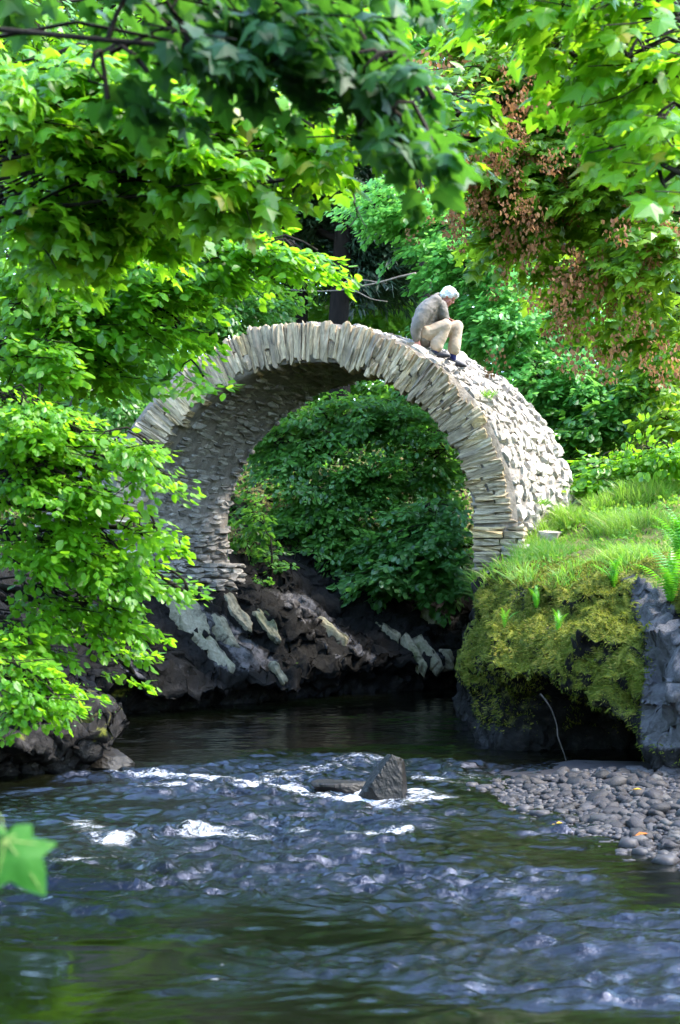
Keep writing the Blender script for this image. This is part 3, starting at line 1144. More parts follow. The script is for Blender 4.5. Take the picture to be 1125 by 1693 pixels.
def S_hand(wrist, fwd, down, lat, parts, curl=.3):
    """palm, four unequal fingers and a thumb on a surface"""
    fwd, down, lat = (np.asarray(v, float) / np.linalg.norm(v) for v in (fwd, down, lat))
    palm_e = wrist + fwd * .085
    parts.append(blob_chain([wrist, wrist + fwd * .05, palm_e], [(.020, .026), (.017, .040), (.014, .042)], 12, lat))
    for i, (o, L) in enumerate(((-.032, .066), (-.011, .078), (.011, .072), (.031, .058))):
        b = palm_e + lat * o - fwd * .01
        k1 = b + fwd * L * .5 + lat * o * .25
        k2 = k1 + fwd * L * .32 * math.cos(curl) + down * L * .4 * math.sin(curl + .3) + lat * o * .1
        parts.append(blob_chain([b, k1, k2, k2 + fwd * L * .1 + down * L * .22], [.0095, .009, .008, .007], 8, lat))
    b = wrist + fwd * .025 - lat * .026
    parts.append(blob_chain([b, b + fwd * .03 - lat * .030, b + fwd * .062 - lat * .038 + down * .01], [.013, .011, .009], 8, lat))


body = []
body.append(blob_chain([Q(704, 552), Q(698, 532), Q(706, 514), Q(718, 503)], [(.11, .15), (.11, .14), (.12, .16), (.09, .15)]))
body.append(blob_chain([Q(718, 501), Q(728, 497), Q(737, 493)], [.062, .056, .058]))
body.append(ellipsoid(H(0, 0, .02), hax, (.098, .078, .115)))
body.append(ellipsoid(H(.035, 0, -.055), hax, (.066, .060, .070)))
body.append(blob_chain([H(.088, 0, .02), H(.112, 0, -.018), H(.098, 0, -.028)], [.010, .015, .013], 8))
body.append(ellipsoid(H(.088, 0, -.062), hax, (.016, .026, .011), 10, 8))
body.append(ellipsoid(H(.075, 0, -.105), hax, (.026, .026, .020), 10, 8))
body.append(blob_chain([H(.085, -.045, .035), H(.095, 0, .032), H(.085, .045, .035)], [.012, .013, .012], 8, hu))
for sg in (-1, 1):
    body.append(ellipsoid(H(-.008, sg * .080, -.012), hax, (.020, .011, .032), 10, 8))
    body.append(ellipsoid(H(.062, sg * .042, -.035), hax, (.024, .020, .022), 10, 8))
# near (right) arm down to the stone behind him, far (left) arm resting on his knee
wr = Q(689, 563, -.20)
body.append(blob_chain([Q(712, 508, -.17), Q(692, 537, -.25), wr], [.055, .045, .030]))
S_hand(wr + np.array([0, 0, -.005]), (.10, -.05, -1), (.7, -.2, -.4), (.95, -.3, .1), body, .8)
wl = Q(741, 524, .13)
body.append(blob_chain([Q(722, 507, .17), Q(722, 533, .25), wl], [.055, .045, .030]))
S_hand(wl, (.9, 0, -.35), (.1, 0, -1), (0, 1, 0), body, .5)
LEG = [((703, 553, -.10), (736, 540, -.13), (720, 582, -.12)), ((705, 553, .09), (757, 538, .09), (750, 592, .07))]
for hp, kn, an in LEG:
    body.append(blob_chain([Q(*hp), Q(*kn)], [.085, .060]))
    body.append(blob_chain([Q(*kn), Q(kn[0] * .5 + an[0] * .5 - 2, kn[1] * .5 + an[1] * .5, kn[2]), Q(*an)], [.058, .052, .038]))
man = bpy.data.objects.new('person', fuse('person', body, M['skin'], .0075, 2))
COL.objects.link(man)
tag(man, 'white-haired man in taupe jacket and beige trousers crouching on the arch', 'person')


def worn(name, me):
    return link(name, me, man)


jk = [blob_chain([Q(699, 556), Q(698, 540), Q(706, 521), Q(716, 506), Q(726, 496)], [(.155, .21), (.165, .205), (.185, .215), (.155, .195), (.075, .085)], 18),
      blob_chain([Q(719, 500, -.15), Q(704, 517, -.22), Q(691, 538, -.26), Q(687, 550, -.245), Q(688, 562, -.205)], [.095, .092, .088, .075, .056], 14),
      blob_chain([Q(722, 502, .15), Q(724, 518, .23), Q(723, 532, .25), Q(733, 527, .18), Q(739, 525, .14)], [.095, .088, .080, .066, .055], 14),
      blob_chain([Q(730, 508, -.06), Q(733, 522, -.05)], [(.085, .12), (.075, .12)], 12),
      blob_chain([Q(690, 556, .05), Q(688, 566, .02)], [(.06, .18), (.035, .17)], 12)]
worn('jacket', fuse('jacket', jk, M['jacket'], .011, 2, .013, 6, 3))
cl = [blob_chain([Q(719, 490, -.06), Q(725, 486, 0), Q(722, 489, .06)], [.028, .03, .028], 10, (0, 0, 1)), blob_chain([Q(724, 492, -.085), Q(731, 503, -.07)], [.028, .018], 10)]
worn('collar', fuse('collar', cl, M['jacket'], .008, 2))
tr = []
for (hp, kn, an), hem in zip(LEG, ((722, 574, -.12), (752, 576, .07))):
    tr.append(blob_chain([Q(*hp), Q(.5 * hp[0] + .5 * kn[0], .5 * hp[1] + .5 * kn[1] + 1, (hp[2] + kn[2]) / 2), Q(*kn)], [(.13, .125), (.112, .105), (.090, .088)], 16))
    tr.append(blob_chain([Q(kn[0], kn[1] - 1, kn[2]), Q(.5 * kn[0] + .5 * hem[0], .5 * kn[1] + .5 * hem[1], (kn[2] + hem[2]) / 2), Q(hem[0], hem[1] - 5, hem[2]), Q(hem[0], hem[1], hem[2])], [.088, .088, .094, .090], 16))
tr.append(blob_chain([Q(703, 551, -.10), Q(703, 551, .10)], [.135, .135], 16, (0, 0, 1)))
worn('trousers', fuse('trousers', tr, M['trousers'], .010, 2, .009, 6, 6))
for (sx, sy, lat), tip in (((720, 583, -.12), .12), ((750, 593, .07), .30)):
    a = Q(sx, sy - 9, lat)
    worn('sock', fuse('sock', [blob_chain([a, Q(sx, sy, lat)], [.052, .048], 12)], M['sock'], .008, 2))
    f = np.array([math.cos(tip), 0, -math.sin(tip)])
    dn = np.array([-math.sin(tip), 0, -math.cos(tip)])
    h0 = Q(sx, sy, lat) + dn * .035 - f * .055
    sh = [blob_chain([h0, h0 + f * .08, h0 + f * .17, h0 + f * .245], [(.052, .040), (.056, .042), (.044, .048), (.030, .040)], 14),
          blob_chain([h0 + f * .03, h0 + f * .05 - dn * .045], [.05, .042], 12)]
    s_o = worn('shoe', fuse('shoe', sh, M['shoe'], .008, 2))
hr = [ellipsoid(H(-.022, 0, .050), hax, (.112, .096, .112)), ellipsoid(H(-.065, 0, -.005), hax, (.066, .088, .085)),
      ellipsoid(H(.062, 0, .098), hax, (.055, .072, .042)), ellipsoid(H(.088, .01, .078), hax, (.024, .055, .026))]
for sg in (-1, 1):
    hr.append(ellipsoid(H(-.030, sg * .062, .01), hax, (.05, .026, .055), 12, 8))
worn('hair', fuse('hair', hr, M['hair'], .007, 2, .008, 26, 9))
for sg in (-1, 1):
    e_ = make_mesh('eye', *ellipsoid(H(.085, sg * .033, .008), hax, (.012, .014, .008), 10, 7), M['eye'], True)
    worn('eye', e_)

# ------------------------------------------------------------------ rocks in the river, shingle


def boulder(name, c, r, mat, label, cat, seed, shape=None, group=None, detail=26, amp=.28, freq=1.6):
    V, Fc = ellipsoid((0, 0, 0), np.eye(3), (1, 1, 1), detail * 2, detail)
    n = V.copy()
    V = V * (1 + amp * fbm(n * freq + seed * 5.1, 4, seed) + .10 * fbm(n * 5 + seed, 3, seed + 4, .6, True))[:, None]
    if shape is not None:
        V = shape(V)
    V = V * np.asarray(r) + np.asarray(c)
    me = make_mesh(name, V - np.asarray(c), Fc, mat, False)
    o = link(name, me)
    o.location = Vector([float(k) for k in c])
    if label:
        tag(o, label, cat, group)
    return o


def facet(planes, seed, n_rand=9, lo=.62, hi=.95):
    rg = np.random.default_rng(seed)
    pl = [(np.array(p_, float) / np.linalg.norm(p_), d_) for p_, d_ in planes]
    for k in range(n_rand):
        pl.append((unit(rg.normal(size=3)), rg.uniform(lo, hi)))

    def f_(V):
        n = unit(V)
        r = np.full(len(n), 1.15)
        for p_, d_ in pl:
            c_ = n @ p_
            r = np.where(c_ > 1e-3, np.minimum(r, d_ / np.maximum(c_, 1e-3)), r)
        return n * (r * (1 + .05 * fbm(n * 4 + seed, 4, seed, .6, True)))[:, None]
    return f_


def wedge(V):
    V = V.copy()
    up = np.clip(V[:, 2], -.3, 1.2)
    V[:, 0] = V[:, 0] * (1 - .62 * np.clip(up, 0, 1)) + .22 * up
    V[:, 2] = np.where(V[:, 2] > 0, V[:, 2] * (1.0), V[:, 2])
    return V


c = PWt(638, 1318)
boulder('river_rock', (c[0] + .03, c[1], .09), (.29, .28, .40), M['wet_rock'], 'pointed dark rock standing in the white riffle', 'rock', 5, facet([((1, -.15, .12), .48), ((-.66, -.1, .72), .52), ((.1, -.9, .32), .55), ((-.2, .8, .4), .6), ((.25, .1, 1), .70), ((.7, -.5, .6), .66)], 5, 8, .72, .98))
c = PWt(560, 1304)
boulder('river_ledge', (c[0], c[1] + .1, -.02), (.26, .18, .13), M['wet_rock'], 'low dark ledge barely above the riffle beside the pointed rock', 'rock', 8, facet([((0, 0, 1), .6)], 8))
c = PWt(930, 1292)
boulder('flat_rock', (c[0], c[1] - .05, .0), (.34, .30, .09), M['pebble'], 'flat grey slab at the water edge in front of the hollow', 'rock', 12, facet([((0, 0, 1), .7)], 12))
for px, py, rx, rz, sd, lab in ((60, 1270, .55, .26, 21, 'broad wet rock ledge at the foot of the left bank, under the leaves'), (165, 1268, .30, .17, 22, 'small wet rock at the tip of the left bank beside the riffle'),
                                (10, 1255, .45, .50, 23, 'dark mossy boulder on the left bank at the picture edge')):
    c = PWt(px, py)
    boulder('bank_rock', (c[0], c[1] + .12, .03), (rx, .40, rz), M['wet_rock'], lab, 'rock', sd, facet([((.3, -.3, 1), .75)], sd, 12))

# pale bedrock slabs on the far bank: tilted beds
GLf, NLf = GL.reshape(-1, 3), NLm.reshape(-1, 3)
front = (GLf[:, 1] > 18) & (GLf[:, 2] > .1) & (GLf[:, 2] < 3)
GLs, NLs = GLf[front], NLf[front]
gpx = np.stack([GLs[:, 0] / GLs[:, 1] * F_PX + PW / 2, HZN - (GLs[:, 2] - CAM_H) / GLs[:, 1] * F_PX], -1)


def bank_hit(px, py):
    """nearest visible point of the far bank at a pixel, with its normal"""
    d = np.linalg.norm(gpx - np.array([px, py]), axis=1)
    k = np.where(d < max(4, d.min() + 2))[0]
    i = k[np.argmin(GLs[k, 1])]
    near_ = np.linalg.norm(GLs - GLs[i], axis=1) < .35
    n = NLs[near_].mean(0)
    return GLs[i], n / np.linalg.norm(n)


def bed_slab(px, py, L, wd, rot, seed):
    c, n = bank_hit(px, py)
    t = math.radians(rot)
    right = np.cross(np.array([0, 0, 1.0]), n) * -1
    right = right / np.linalg.norm(right)
    if right[0] < 0:
        right = -right
    up_ = np.cross(n, right)
    up_ = up_ if up_[2] > 0 else -up_
    ax = math.cos(t) * right - math.sin(t) * up_
    bx_ = np.cross(n, ax)
    nr, na = 9, 40
    V = []
    for i in range(nr):
        f_ = i / (nr - 1)
        for j in range(na):
            a_ = j / na * 2 * math.pi
            u_, v_ = math.cos(a_), math.sin(a_)
            k_ = 1 / (abs(u_) ** 3 + abs(v_) ** 3) ** (1 / 3)
            e_ = 1 + .30 * float(vnoise(np.array([u_ * 1.6 + seed, v_ * 1.6, seed * .7]), 3)) + .16 * float(vnoise(np.array([u_ * 5 + seed, v_ * 5, 0]), 4))
            x_, y_ = u_ * k_ * e_ * f_ * L / 2, v_ * k_ * e_ * f_ * wd / 2
            h_ = .045 + .05 * float(fbm(np.array([x_ * 2.2 + seed, y_ * 7, 0]), 3, 8, .6, True)) + .02 * float(vnoise(np.array([x_ * 9, y_ * 9, seed]), 2))
            h_ = h_ if f_ < .98 else -.16
            V.append(c + ax * x_ + bx_ * y_ + n * h_)
    F_ = [[i * na + j, (i + 1) * na + j, (i + 1) * na + (j + 1) % na, i * na + (j + 1) % na] for i in range(nr - 1) for j in range(na)]
    me = make_mesh('rock_slab', np.array(V), np.array(F_), M['pale_slab'], True)
    if np.dot(np.cross(ax, bx_), n) < 0:
        me.flip_normals()
    link('rock_slab', me, left_bank)


for k, (px, py, L, wd, rot) in enumerate(((312, 1022, 1.1, .55, 76), (352, 1075, .95, .26, 76), (372, 1040, .7, .2, 78), (395, 1010, .7, .26, 66), (448, 1034, .72, .20, 56), (550, 1040, .66, .19, 76),
                                          (460, 1112, .40, .12, 60), (645, 1042, .5, .16, 52), (686, 1080, .8, .13, 80), (712, 1076, .66, .12, 80), (716, 1022, .45, .18, 70), (742, 1088, .36, .14, 66))):
    bed_slab(px, py, L, wd, rot, 3 + k * 1.7)

# shingle
shingle_pts = []
SH = [(860, 1300), (985, 1290), (1130, 1285), (1130, 1440), (1060, 1425), (960, 1392), (870, 1372), (835, 1345), (800, 1335)]
SHW = np.array([PWt(a, b)[:2] for a, b in SH])
SHW = np.vstack([SHW, ])


def inside(pt, poly):
    r = False
    j = len(poly) - 1
    for i in range(len(poly)):
        if (poly[i, 1] > pt[1]) != (poly[j, 1] > pt[1]) and pt[0] < (poly[j, 0] - poly[i, 0]) * (pt[1] - poly[i, 1]) / (poly[j, 1] - poly[i, 1]) + poly[i, 0]:
            r = not r
        j = i
    return r


bx = np.linspace(1.1, 6.5, 90)
by = np.linspace(9.4, 15.6, 100)
X, Y = np.meshgrid(bx, by, indexing='ij')
edge = 1.52 + .62 * np.clip(13.2 - Y, 0, 9) ** .9 * .62 + .15 * fbm(np.stack([X * .8, Y * .8, 0 * X], -1), 2, 3)
Z = np.clip((X - edge) * .11, -.14, .10) - .03 + .02 * fbm(np.stack([X * 2, Y * 2, 0 * X], -1), 3, 6)
beach = link('shingle_bank', make_mesh('shingle_bank', np.stack([X, Y, Z], -1).reshape(-1, 3), grid_faces(90, 100), M['pebble'], True), kind='structure')
V_PEB = stone_variants('pebble', M['pebble'], 8, .95, .075, 6)
for m_ in V_PEB:
    m_.polygons.foreach_set('use_smooth', np.ones(len(m_.polygons), bool))
pv = []
for m in V_PEB:
    b = np.empty(len(m.vertices) * 3, np.float32)
    m.vertices.foreach_get('co', b)
    pv.append(b.reshape(-1, 3))


def beach_z(x, y):
    i = np.clip((x - 1.1) / (5.4) * 89, 0, 89).astype(int)
    j = np.clip((y - 9.4) / 6.2 * 99, 0, 99).astype(int)
    return Z[i, j], x - edge[i, j]


xs = RNG.uniform(1.1, 4.6, 15000)
ys = RNG.uniform(9.6, 14.5, 15000)
zz, over = beach_z(xs, ys)
keep = (over > -.25 + RNG.uniform(-.25, .25, 15000)) & (np.abs(xs / ys) < .26)
xs, ys, zz = xs[keep], ys[keep], zz[keep]
sz = RNG.uniform(.020, .054, len(xs)) * (1 + 1.0 * (RNG.random(len(xs)) < .10)) * (1 + .5 * (RNG.random(len(xs)) < .2))
order = np.argsort(-(sz / ys) * (np.abs(xs / ys) < .228) * (beach_z(xs, ys)[1] > -.1))
rest = []
for n_, i in enumerate(order):
    s3 = sz[i] * np.array([RNG.uniform(.8, 1.35), RNG.uniform(.8, 1.2), RNG.uniform(.45, .75)])
    a = RNG.uniform(0, 6.28)
    R3 = np.array([[math.cos(a), -math.sin(a), 0], [math.sin(a), math.cos(a), 0], [0, 0, 1]])
    ctr = np.array([xs[i], ys[i], zz[i] + .03 + s3[2] * RNG.uniform(.05, .4)])
    if n_ < 300:
        place('pebble', V_PEB, ctr, R3[:, 0], R3[:, 1], R3[:, 2], s3 * 1.1, beach, .3)
    else:
        rest.append((pv[int(RNG.integers(8))] @ (R3 * s3[None, :]).T + ctr, CUBE_F))
V, Fc = merge(rest)
link('shingle', make_mesh('shingle', V, Fc, M['pebble'], True), beach, 'stuff')

# ------------------------------------------------------------------ foliage
HALF = {'maple': [(0, 0), (.24, -.07), (.45, .06), (.34, .23), (.60, .50), (.28, .53), (.20, .74), (0, 1.02)],
        'oval': [(0, 0), (.27, .22), (.34, .52), (.19, .82), (0, 1.03)],
        'rhomb': [(0, 0), (.36, .42), (.16, .82), (0, 1.0)],
        'tiny': [(0, 0), (.38, .45), (0, 1.0)],
        'needle': [(0, 0), (.12, .4), (0, 1.0)]}


def leaf_template(kind):
    h = np.array(HALF[kind])
    r = h
    l = h[1:-1] * np.array([-1, 1])
    P2 = np.vstack([r, l[::-1]])
    n = len(h)
    V = np.zeros((len(P2), 3))
    V[:, :2] = P2
    V[:, 2] = -.30 * np.abs(P2[:, 0]) - .22 * (P2[:, 1] - .2) ** 2
    # right fan and left fan share the midrib 0 .. n-1
    if kind == 'maple':
        V = np.vstack([V, [0, .3, .03]])
        c = len(V) - 1
        ring = list(range(len(P2)))
        F = [[c, ring[i], ring[(i + 1) % len(ring)]] for i in range(len(ring))]
    else:
        F = [[0, i, i + 1] for i in range(1, n - 1)] + [[0] + [j, j + 1] for j in range(n - 1, len(P2) - 1)]
    return V, np.array(F)


LT = {k: leaf_template(k) for k in HALF}


def spray_template(n, L, seed, width=.45, pitch=.35):
    """leaf positions, directions and normals along a flat leafy twig of length L that points along +X"""
    rg = np.random.default_rng(seed)
    pos, dr, nm = [], [], []
    for i in range(n):
        u = rg.random() ** .8
        sg = rg.choice([-1, 1])
        off = rg.random() ** 1.2 * width * L * (1 - .75 * u) * sg
        p = np.array([u * L + abs(off) * .55, off, -.16 * L * u * u + rg.normal(0, .035 * L)])
        a = sg * rg.uniform(.1, 1.2) * (1 if u < .93 else .3)
        d = np.array([math.cos(a), math.sin(a), -pitch + rg.normal(0, .30)])
        d /= np.linalg.norm(d)
        nn_ = np.array([rg.normal(0, .34), rg.normal(0, .34), 1.0])
        nn_ -= d * (nn_ @ d)
        nn_ /= np.linalg.norm(nn_)
        pos.append(p); dr.append(d); nm.append(nn_)
    return np.array(pos), np.array(dr), np.array(nm)


def in_frame(p, m=30):
    Yd = np.maximum(p[:, 1], .1)
    px = p[:, 0] / Yd * F_PX + PW / 2
    py = HZN - (p[:, 2] - CAM_H) / Yd * F_PX
    return (px > -m) & (px < PW + m) & (py > -m) & (py < PH + m) & (p[:, 1] > .3)


def build_leaves(pos, d, nrm, size, kind, shade):
    tv, tf = LT[kind]
    w = np.cross(d, nrm)
    curl = np.random.default_rng(len(pos)).normal(1.0, .75, len(pos))[:, None, None]
    V = pos[:, None, :] + size[:, None, None] * (tv[None, :, 0:1] * w[:, None] + tv[None, :, 1:2] * d[:, None] + tv[None, :, 2:3] * curl * nrm[:, None])
    n, k = V.shape[:2]
    F = (tf[None] + (np.arange(n) * k)[:, None, None]).reshape(-1, 3)
    return V.reshape(-1, 3), F, np.repeat(shade, k)


LEAF_PART = {}


def tree(name, label, cat, trunk, blobs, kind, size, mat, bark='bark', spray_n=34, spray_L=.9, parts=0, seed=1, group=None, trunk_r=.16,
         limbs=True, limb_r=None, pitch=.35, twigs=.5, flatness=.35, limb_every=1):
    """blobs: (px, py, depth, half width px, half height px, half depth m, sprays)"""
    rg = np.random.default_rng(seed)
    trunk = np.asarray(trunk, float)
    root = thing(name, label, cat, trunk[0], group)
    tp = curve(trunk, max(6, 4 * len(trunk)), .05, seed)
    wood = [tube(tp, np.linspace(trunk_r, trunk_r * .45, len(tp)), 9)]
    org, head, ups = [], [], []
    twig = []
    for b in blobs:
        px, py, Yb, rx, ry, rY, ns = b
        c = P(px, py, Yb)
        sc = Yb / F_PX
        r = np.array([rx * sc, rY, ry * sc])
        # limb from the trunk to the blob
        zi = np.argmin(np.abs(tp[:, 2] - (c[2] - .25 * np.linalg.norm(c[:2] - trunk[0][:2]))))
        t0 = tp[zi]
        mid = (t0 + c) / 2 + np.array([0, 0, .10 * np.linalg.norm(c - t0)])
        lp = curve([t0, mid, c, c + (c - t0) / (np.linalg.norm(c - t0) + 1e-6) * r[0] * .5], 12, .10, seed + int(px))
        if limbs and len(org) % limb_every == 0:
            wood.append(tube(lp, np.linspace(limb_r or trunk_r * .35, .010, 12), 6, False))
        v = rg.normal(size=(ns, 3))
        v = unit(v) * (rg.random((ns, 1)) ** .5)
        o = c + v * r
        out = unit(o - np.array([t0[0], t0[1], c[2] - .2]))
        h = out * .75 + unit(v * r) * .55 + rg.normal(0, .35, (ns, 3))
        h[:, 2] = h[:, 2] * .35 - .12 - .15 * rg.random(ns)
        h = unit(h)
        u = np.stack([rg.normal(0, flatness, ns), rg.normal(0, flatness, ns), np.ones(ns)], -1)
        org.append(o - h * spray_L * .5)
        head.append(h)
        ups.append(u)
        for q, hh in zip(o, h):
            if rg.random() < twigs:
                b0 = lp[int(rg.integers(4, 12))]
                e0 = q - hh * spray_L * .5
                e1 = q + hh * spray_L * .5
                twig.append(tube(curve([b0, (b0 + e0) / 2 + np.array([0, 0, .12]), e0, e1], 7), np.linspace(.012, .0035, 7), 3, False))
    O, Hd, U = np.concatenate(org), np.concatenate(head), np.concatenate(ups)
    Yv = unit(np.cross(U, Hd))
    Zv = np.cross(Hd, Yv)
    R = np.stack([Hd, Yv, Zv], -1)                                   # columns
    tm = [spray_template(spray_n, spray_L, seed * 7 + k, pitch=pitch) for k in range(7)]
    pick = rg.integers(0, 7, len(O))
    TP, TD, TN = (np.stack([t[k] for t in tm])[pick] for k in range(3))
    pos = O[:, None] + np.einsum('sij,snj->sni', R, TP)
    d = np.einsum('sij,snj->sni', R, TD)
    nrm = np.einsum('sij,snj->sni', R, TN)
    pos, d, nrm = (a.reshape(-1, 3) for a in (pos, d, nrm))
    n = len(pos)
    sz = size * np.clip(rg.normal(.9, .24, n), .35, 1.4)
    sh = np.clip(np.repeat(rg.uniform(.0, .6, len(O)), spray_n) + rg.uniform(0, .4, n), 0, .999)
    link('trunk', make_mesh('trunk', *merge(wood), M[bark], True), root)
    if twig:
        link('twigs', make_mesh('twigs', *merge(twig), M[bark], True), root, 'stuff')
    rest_m = np.ones(n, bool)
    if parts:
        vis_ = in_frame(pos)
        key = np.where(vis_, sz / np.linalg.norm(pos - np.array([0, 0, CAM_H]), axis=1), 0)
        idx = np.argsort(-key)[:parts]
        idx = idx[key[idx] > 0]
        rest_m[idx] = False
        lk = (kind, mat)
        if lk not in LEAF_PART:
            tv, tf = LT[kind]
            LEAF_PART[lk] = make_mesh('leaf', tv, tf, M[mat])
        w = np.cross(d, nrm)
        for i in idx:
            o_ = link('leaf', LEAF_PART[lk], root)
            mm = Matrix.Identity(4)
            for a in range(3):
                mm[a][0], mm[a][1], mm[a][2], mm[a][3] = float(w[i, a] * sz[i]), float(d[i, a] * sz[i]), float(nrm[i, a] * sz[i]), float(pos[i, a])
            o_.matrix_basis = mm
    V, Fv, S = build_leaves(pos[rest_m], d[rest_m], nrm[rest_m], sz[rest_m], kind, sh[rest_m])
    link('foliage', make_mesh('foliage', V, Fv, M[mat], False, {'rnd': S}), root, 'stuff')
    return root

# far woods: one mass of crowns that closes the view
def woods():
    rg = np.random.default_rng(99)
    ps, ds, ns_ = [], [], []
    n_cl = 1350
    for k in range(n_cl):
        Yb = rg.uniform(36, 50)
        xx = rg.uniform(-.36, .40) * Yb
        g = 3.5 + .25 * (Yb - 34)
        zz_ = g + rg.random() ** .9 * (17.5 + .32 * (Yb - 36) - g * .35)
        n = 260
        v = unit(rg.normal(size=(n, 3))) * (rg.random((n, 1)) ** .4) * np.array([1.5, 1.3, .85])
        ps.append(np.array([xx, Yb, zz_]) + v)
        d = unit(v * .6 + rg.normal(0, .5, (n, 3)) + np.array([0, -.2, -.4]))
        u = rg.normal(0, .5, (n, 3)) + np.array([0, -.25, 1])
        ds.append(d)
        ns_.append(unit(u - d * (u * d).sum(1, keepdims=True)))
    # unseen trees added along both banks and behind the camera, blocking low skylight
    for k in range(430):
        w = rg.random()
        if w < .45:
            c = np.array([rg.uniform(-13, 13), rg.uniform(-16, -11), rg.uniform(1, 7)])
        elif w < .72:
            c = np.array([rg.uniform(-14, -8.5), rg.uniform(-8, 24), rg.uniform(2, 13)])
        else:
            c = np.array([rg.uniform(9.5, 15), rg.uniform(-8, 26), rg.uniform(3, 11)])
        v = unit(rg.normal(size=(260, 3))) * (rg.random((260, 1)) ** .4) * np.array([1.5, 1.4, 1.0])
        ps.append(c + v)
        d = unit(v * .6 + rg.normal(0, .5, (260, 3)) + np.array([0, 0, -.4]))
        u = rg.normal(0, .5, (260, 3)) + np.array([0, 0, 1])
        ds.append(d)
        ns_.append(unit(u - d * (u * d).sum(1, keepdims=True)))
    pos, d, nn_ = np.concatenate(ps), np.concatenate(ds), np.concatenate(ns_)
    n_cl += 430
    sh = np.clip(np.repeat(rg.uniform(0, .6, n_cl), 260) + rg.uniform(0, .39, len(pos)), 0, .99)
    V, Fv, S = build_leaves(pos, d, nn_, rg.uniform(.14, .26, len(pos)), 'rhomb', sh)
    o = link('woodland', make_mesh('woodland', V, Fv, M['leaf_woods'], False, {'rnd': S}), None, 'stuff')
    o['label'] = 'dense green woodland that closes the view behind the bridge, with unseen trees added to block skylight'
    o['category'] = 'woods'


woods()

# trees around and behind the bridge
tree('yew_tree', 'dark yew with black trunk behind the crown of the arch', 'tree', [P(562, 700, 33), P(562, 480, 33), P(570, 300, 33), P(575, 120, 33)],
     [(470, 290, 33, 90, 55, 1.5, 90), (560, 300, 34, 90, 60, 1.5, 110), (660, 380, 34, 90, 60, 1.5, 110), (610, 440, 34, 70, 40, 1.5, 60), (480, 380, 34.5, 80, 50, 1.4, 80), (560, 180, 34, 120, 60, 1.5, 120), (660, 280, 34, 80, 60, 1.5, 90)],
     'needle', .24, 'leaf_yew', 'bark_dark', spray_n=110, spray_L=1.3, trunk_r=.26, seed=31, twigs=.25, flatness=.2, pitch=.2)
tree('yew_tree', 'second dark yew trunk left of the crown of the arch', 'tree', [P(497, 720, 35), P(500, 480, 35), P(505, 250, 35)],
     [(420, 300, 35.5, 90, 60, 1.4, 90), (400, 420, 35, 90, 60, 1.4, 90), (340, 330, 36, 100, 70, 1.4, 90)], 'needle', .24, 'leaf_yew', 'bark_dark', spray_n=110, spray_L=1.3, trunk_r=.20, seed=32, twigs=.25, flatness=.2)
tree('elm_tree', 'bluish green elm directly behind the crouching man', 'tree', [np.array([5.0, 28.5, 3.2]), P(960, 500, 28.5), P(900, 250, 28.5)],
     [(640, 330, 27, 70, 45, .9, 34), (720, 380, 27, 90, 55, 1.0, 60), (790, 450, 26.6, 90, 60, 1.0, 70), (850, 540, 26.3, 90, 60, 1.0, 70), (900, 630, 26, 80, 60, .9, 62),
      (820, 350, 27.5, 90, 60, 1.0, 46), (960, 650, 25.8, 60, 45, .8, 36), (880, 440, 27.5, 80, 60, 1.0, 50), (770, 530, 27.8, 60, 40, .7, 26), (960, 540, 27, 60, 60, .9, 30), (860, 690, 26.4, 60, 40, .7, 26)],
     'oval', .125, 'leaf_blue', spray_n=50, spray_L=1.0, parts=150, seed=41, twigs=.35)
tree('elm_tree', 'pale bluish elm crown high above the yew at the top middle', 'tree', [np.array([2.2, 31, 3.6]), P(700, 400, 31), P(690, 60, 31)],
     [(640, 90, 29, 70, 90, 1.2, 80), (700, 190, 29, 80, 70, 1.2, 80), (600, 170, 30, 50, 40, 1.0, 24), (720, 40, 29, 90, 50, 1.2, 60), (560, 60, 30, 70, 60, 1.2, 44)],
     'oval', .125, 'leaf_blue', spray_n=46, spray_L=1.0, seed=42, twigs=.35)
tree('hazel_bush', 'green bush framed by the arch, leaves tumbling to the water', 'bush', [np.array([1.6, 29.4, 1.4]), np.array([1.2, 29.2, 3.2]), np.array([.8, 29, 5.0])],
     [(480, 740, 28, 70, 70, .9, 46), (560, 700, 28.4, 90, 50, .9, 52), (650, 690, 28.6, 90, 50, .9, 52), (520, 830, 27.6, 80, 60, .9, 52), (620, 800, 27.8, 80, 60, .9, 50), (720, 760, 28.3, 70, 70, .9, 44),
      (460, 900, 27.4, 55, 60, .6, 24), (570, 900, 27.3, 70, 45, .7, 30), (700, 640, 29, 90, 40, .9, 30)],
     'oval', .115, 'leaf_shade', spray_n=66, spray_L=.95, parts=150, seed=51, twigs=.4, limbs=True, trunk_r=.09)
tree('elder_bush', 'bluish low bush hanging over the bank at lower right inside the arch', 'bush', [np.array([2.9, 28.4, 1.2]), np.array([2.6, 28.2, 2.4])],
     [(690, 900, 26.8, 80, 50, .7, 56), (740, 950, 26.5, 50, 50, .6, 34), (640, 950, 26.4, 70, 35, .6, 34), (720, 850, 27, 60, 40, .6, 28)],
     'oval', .14, 'leaf_bluedark', spray_n=44, spray_L=.85, seed=52, trunk_r=.06, twigs=.4)
tree('ivy_shrub', 'small ivy shrub clinging beside the left foot of the arch', 'bush', [np.array([-1.2, 25.6, 1.5]), np.array([-1.2, 25.4, 2.6])],
     [(425, 985, 25.2, 18, 32, .3, 9), (418, 860, 25.6, 24, 60, .35, 18), (450, 950, 25.6, 30, 40, .4, 14)], 'oval', .10, 'leaf_shade', spray_n=26, spray_L=.5, seed=53, trunk_r=.03, twigs=.3)
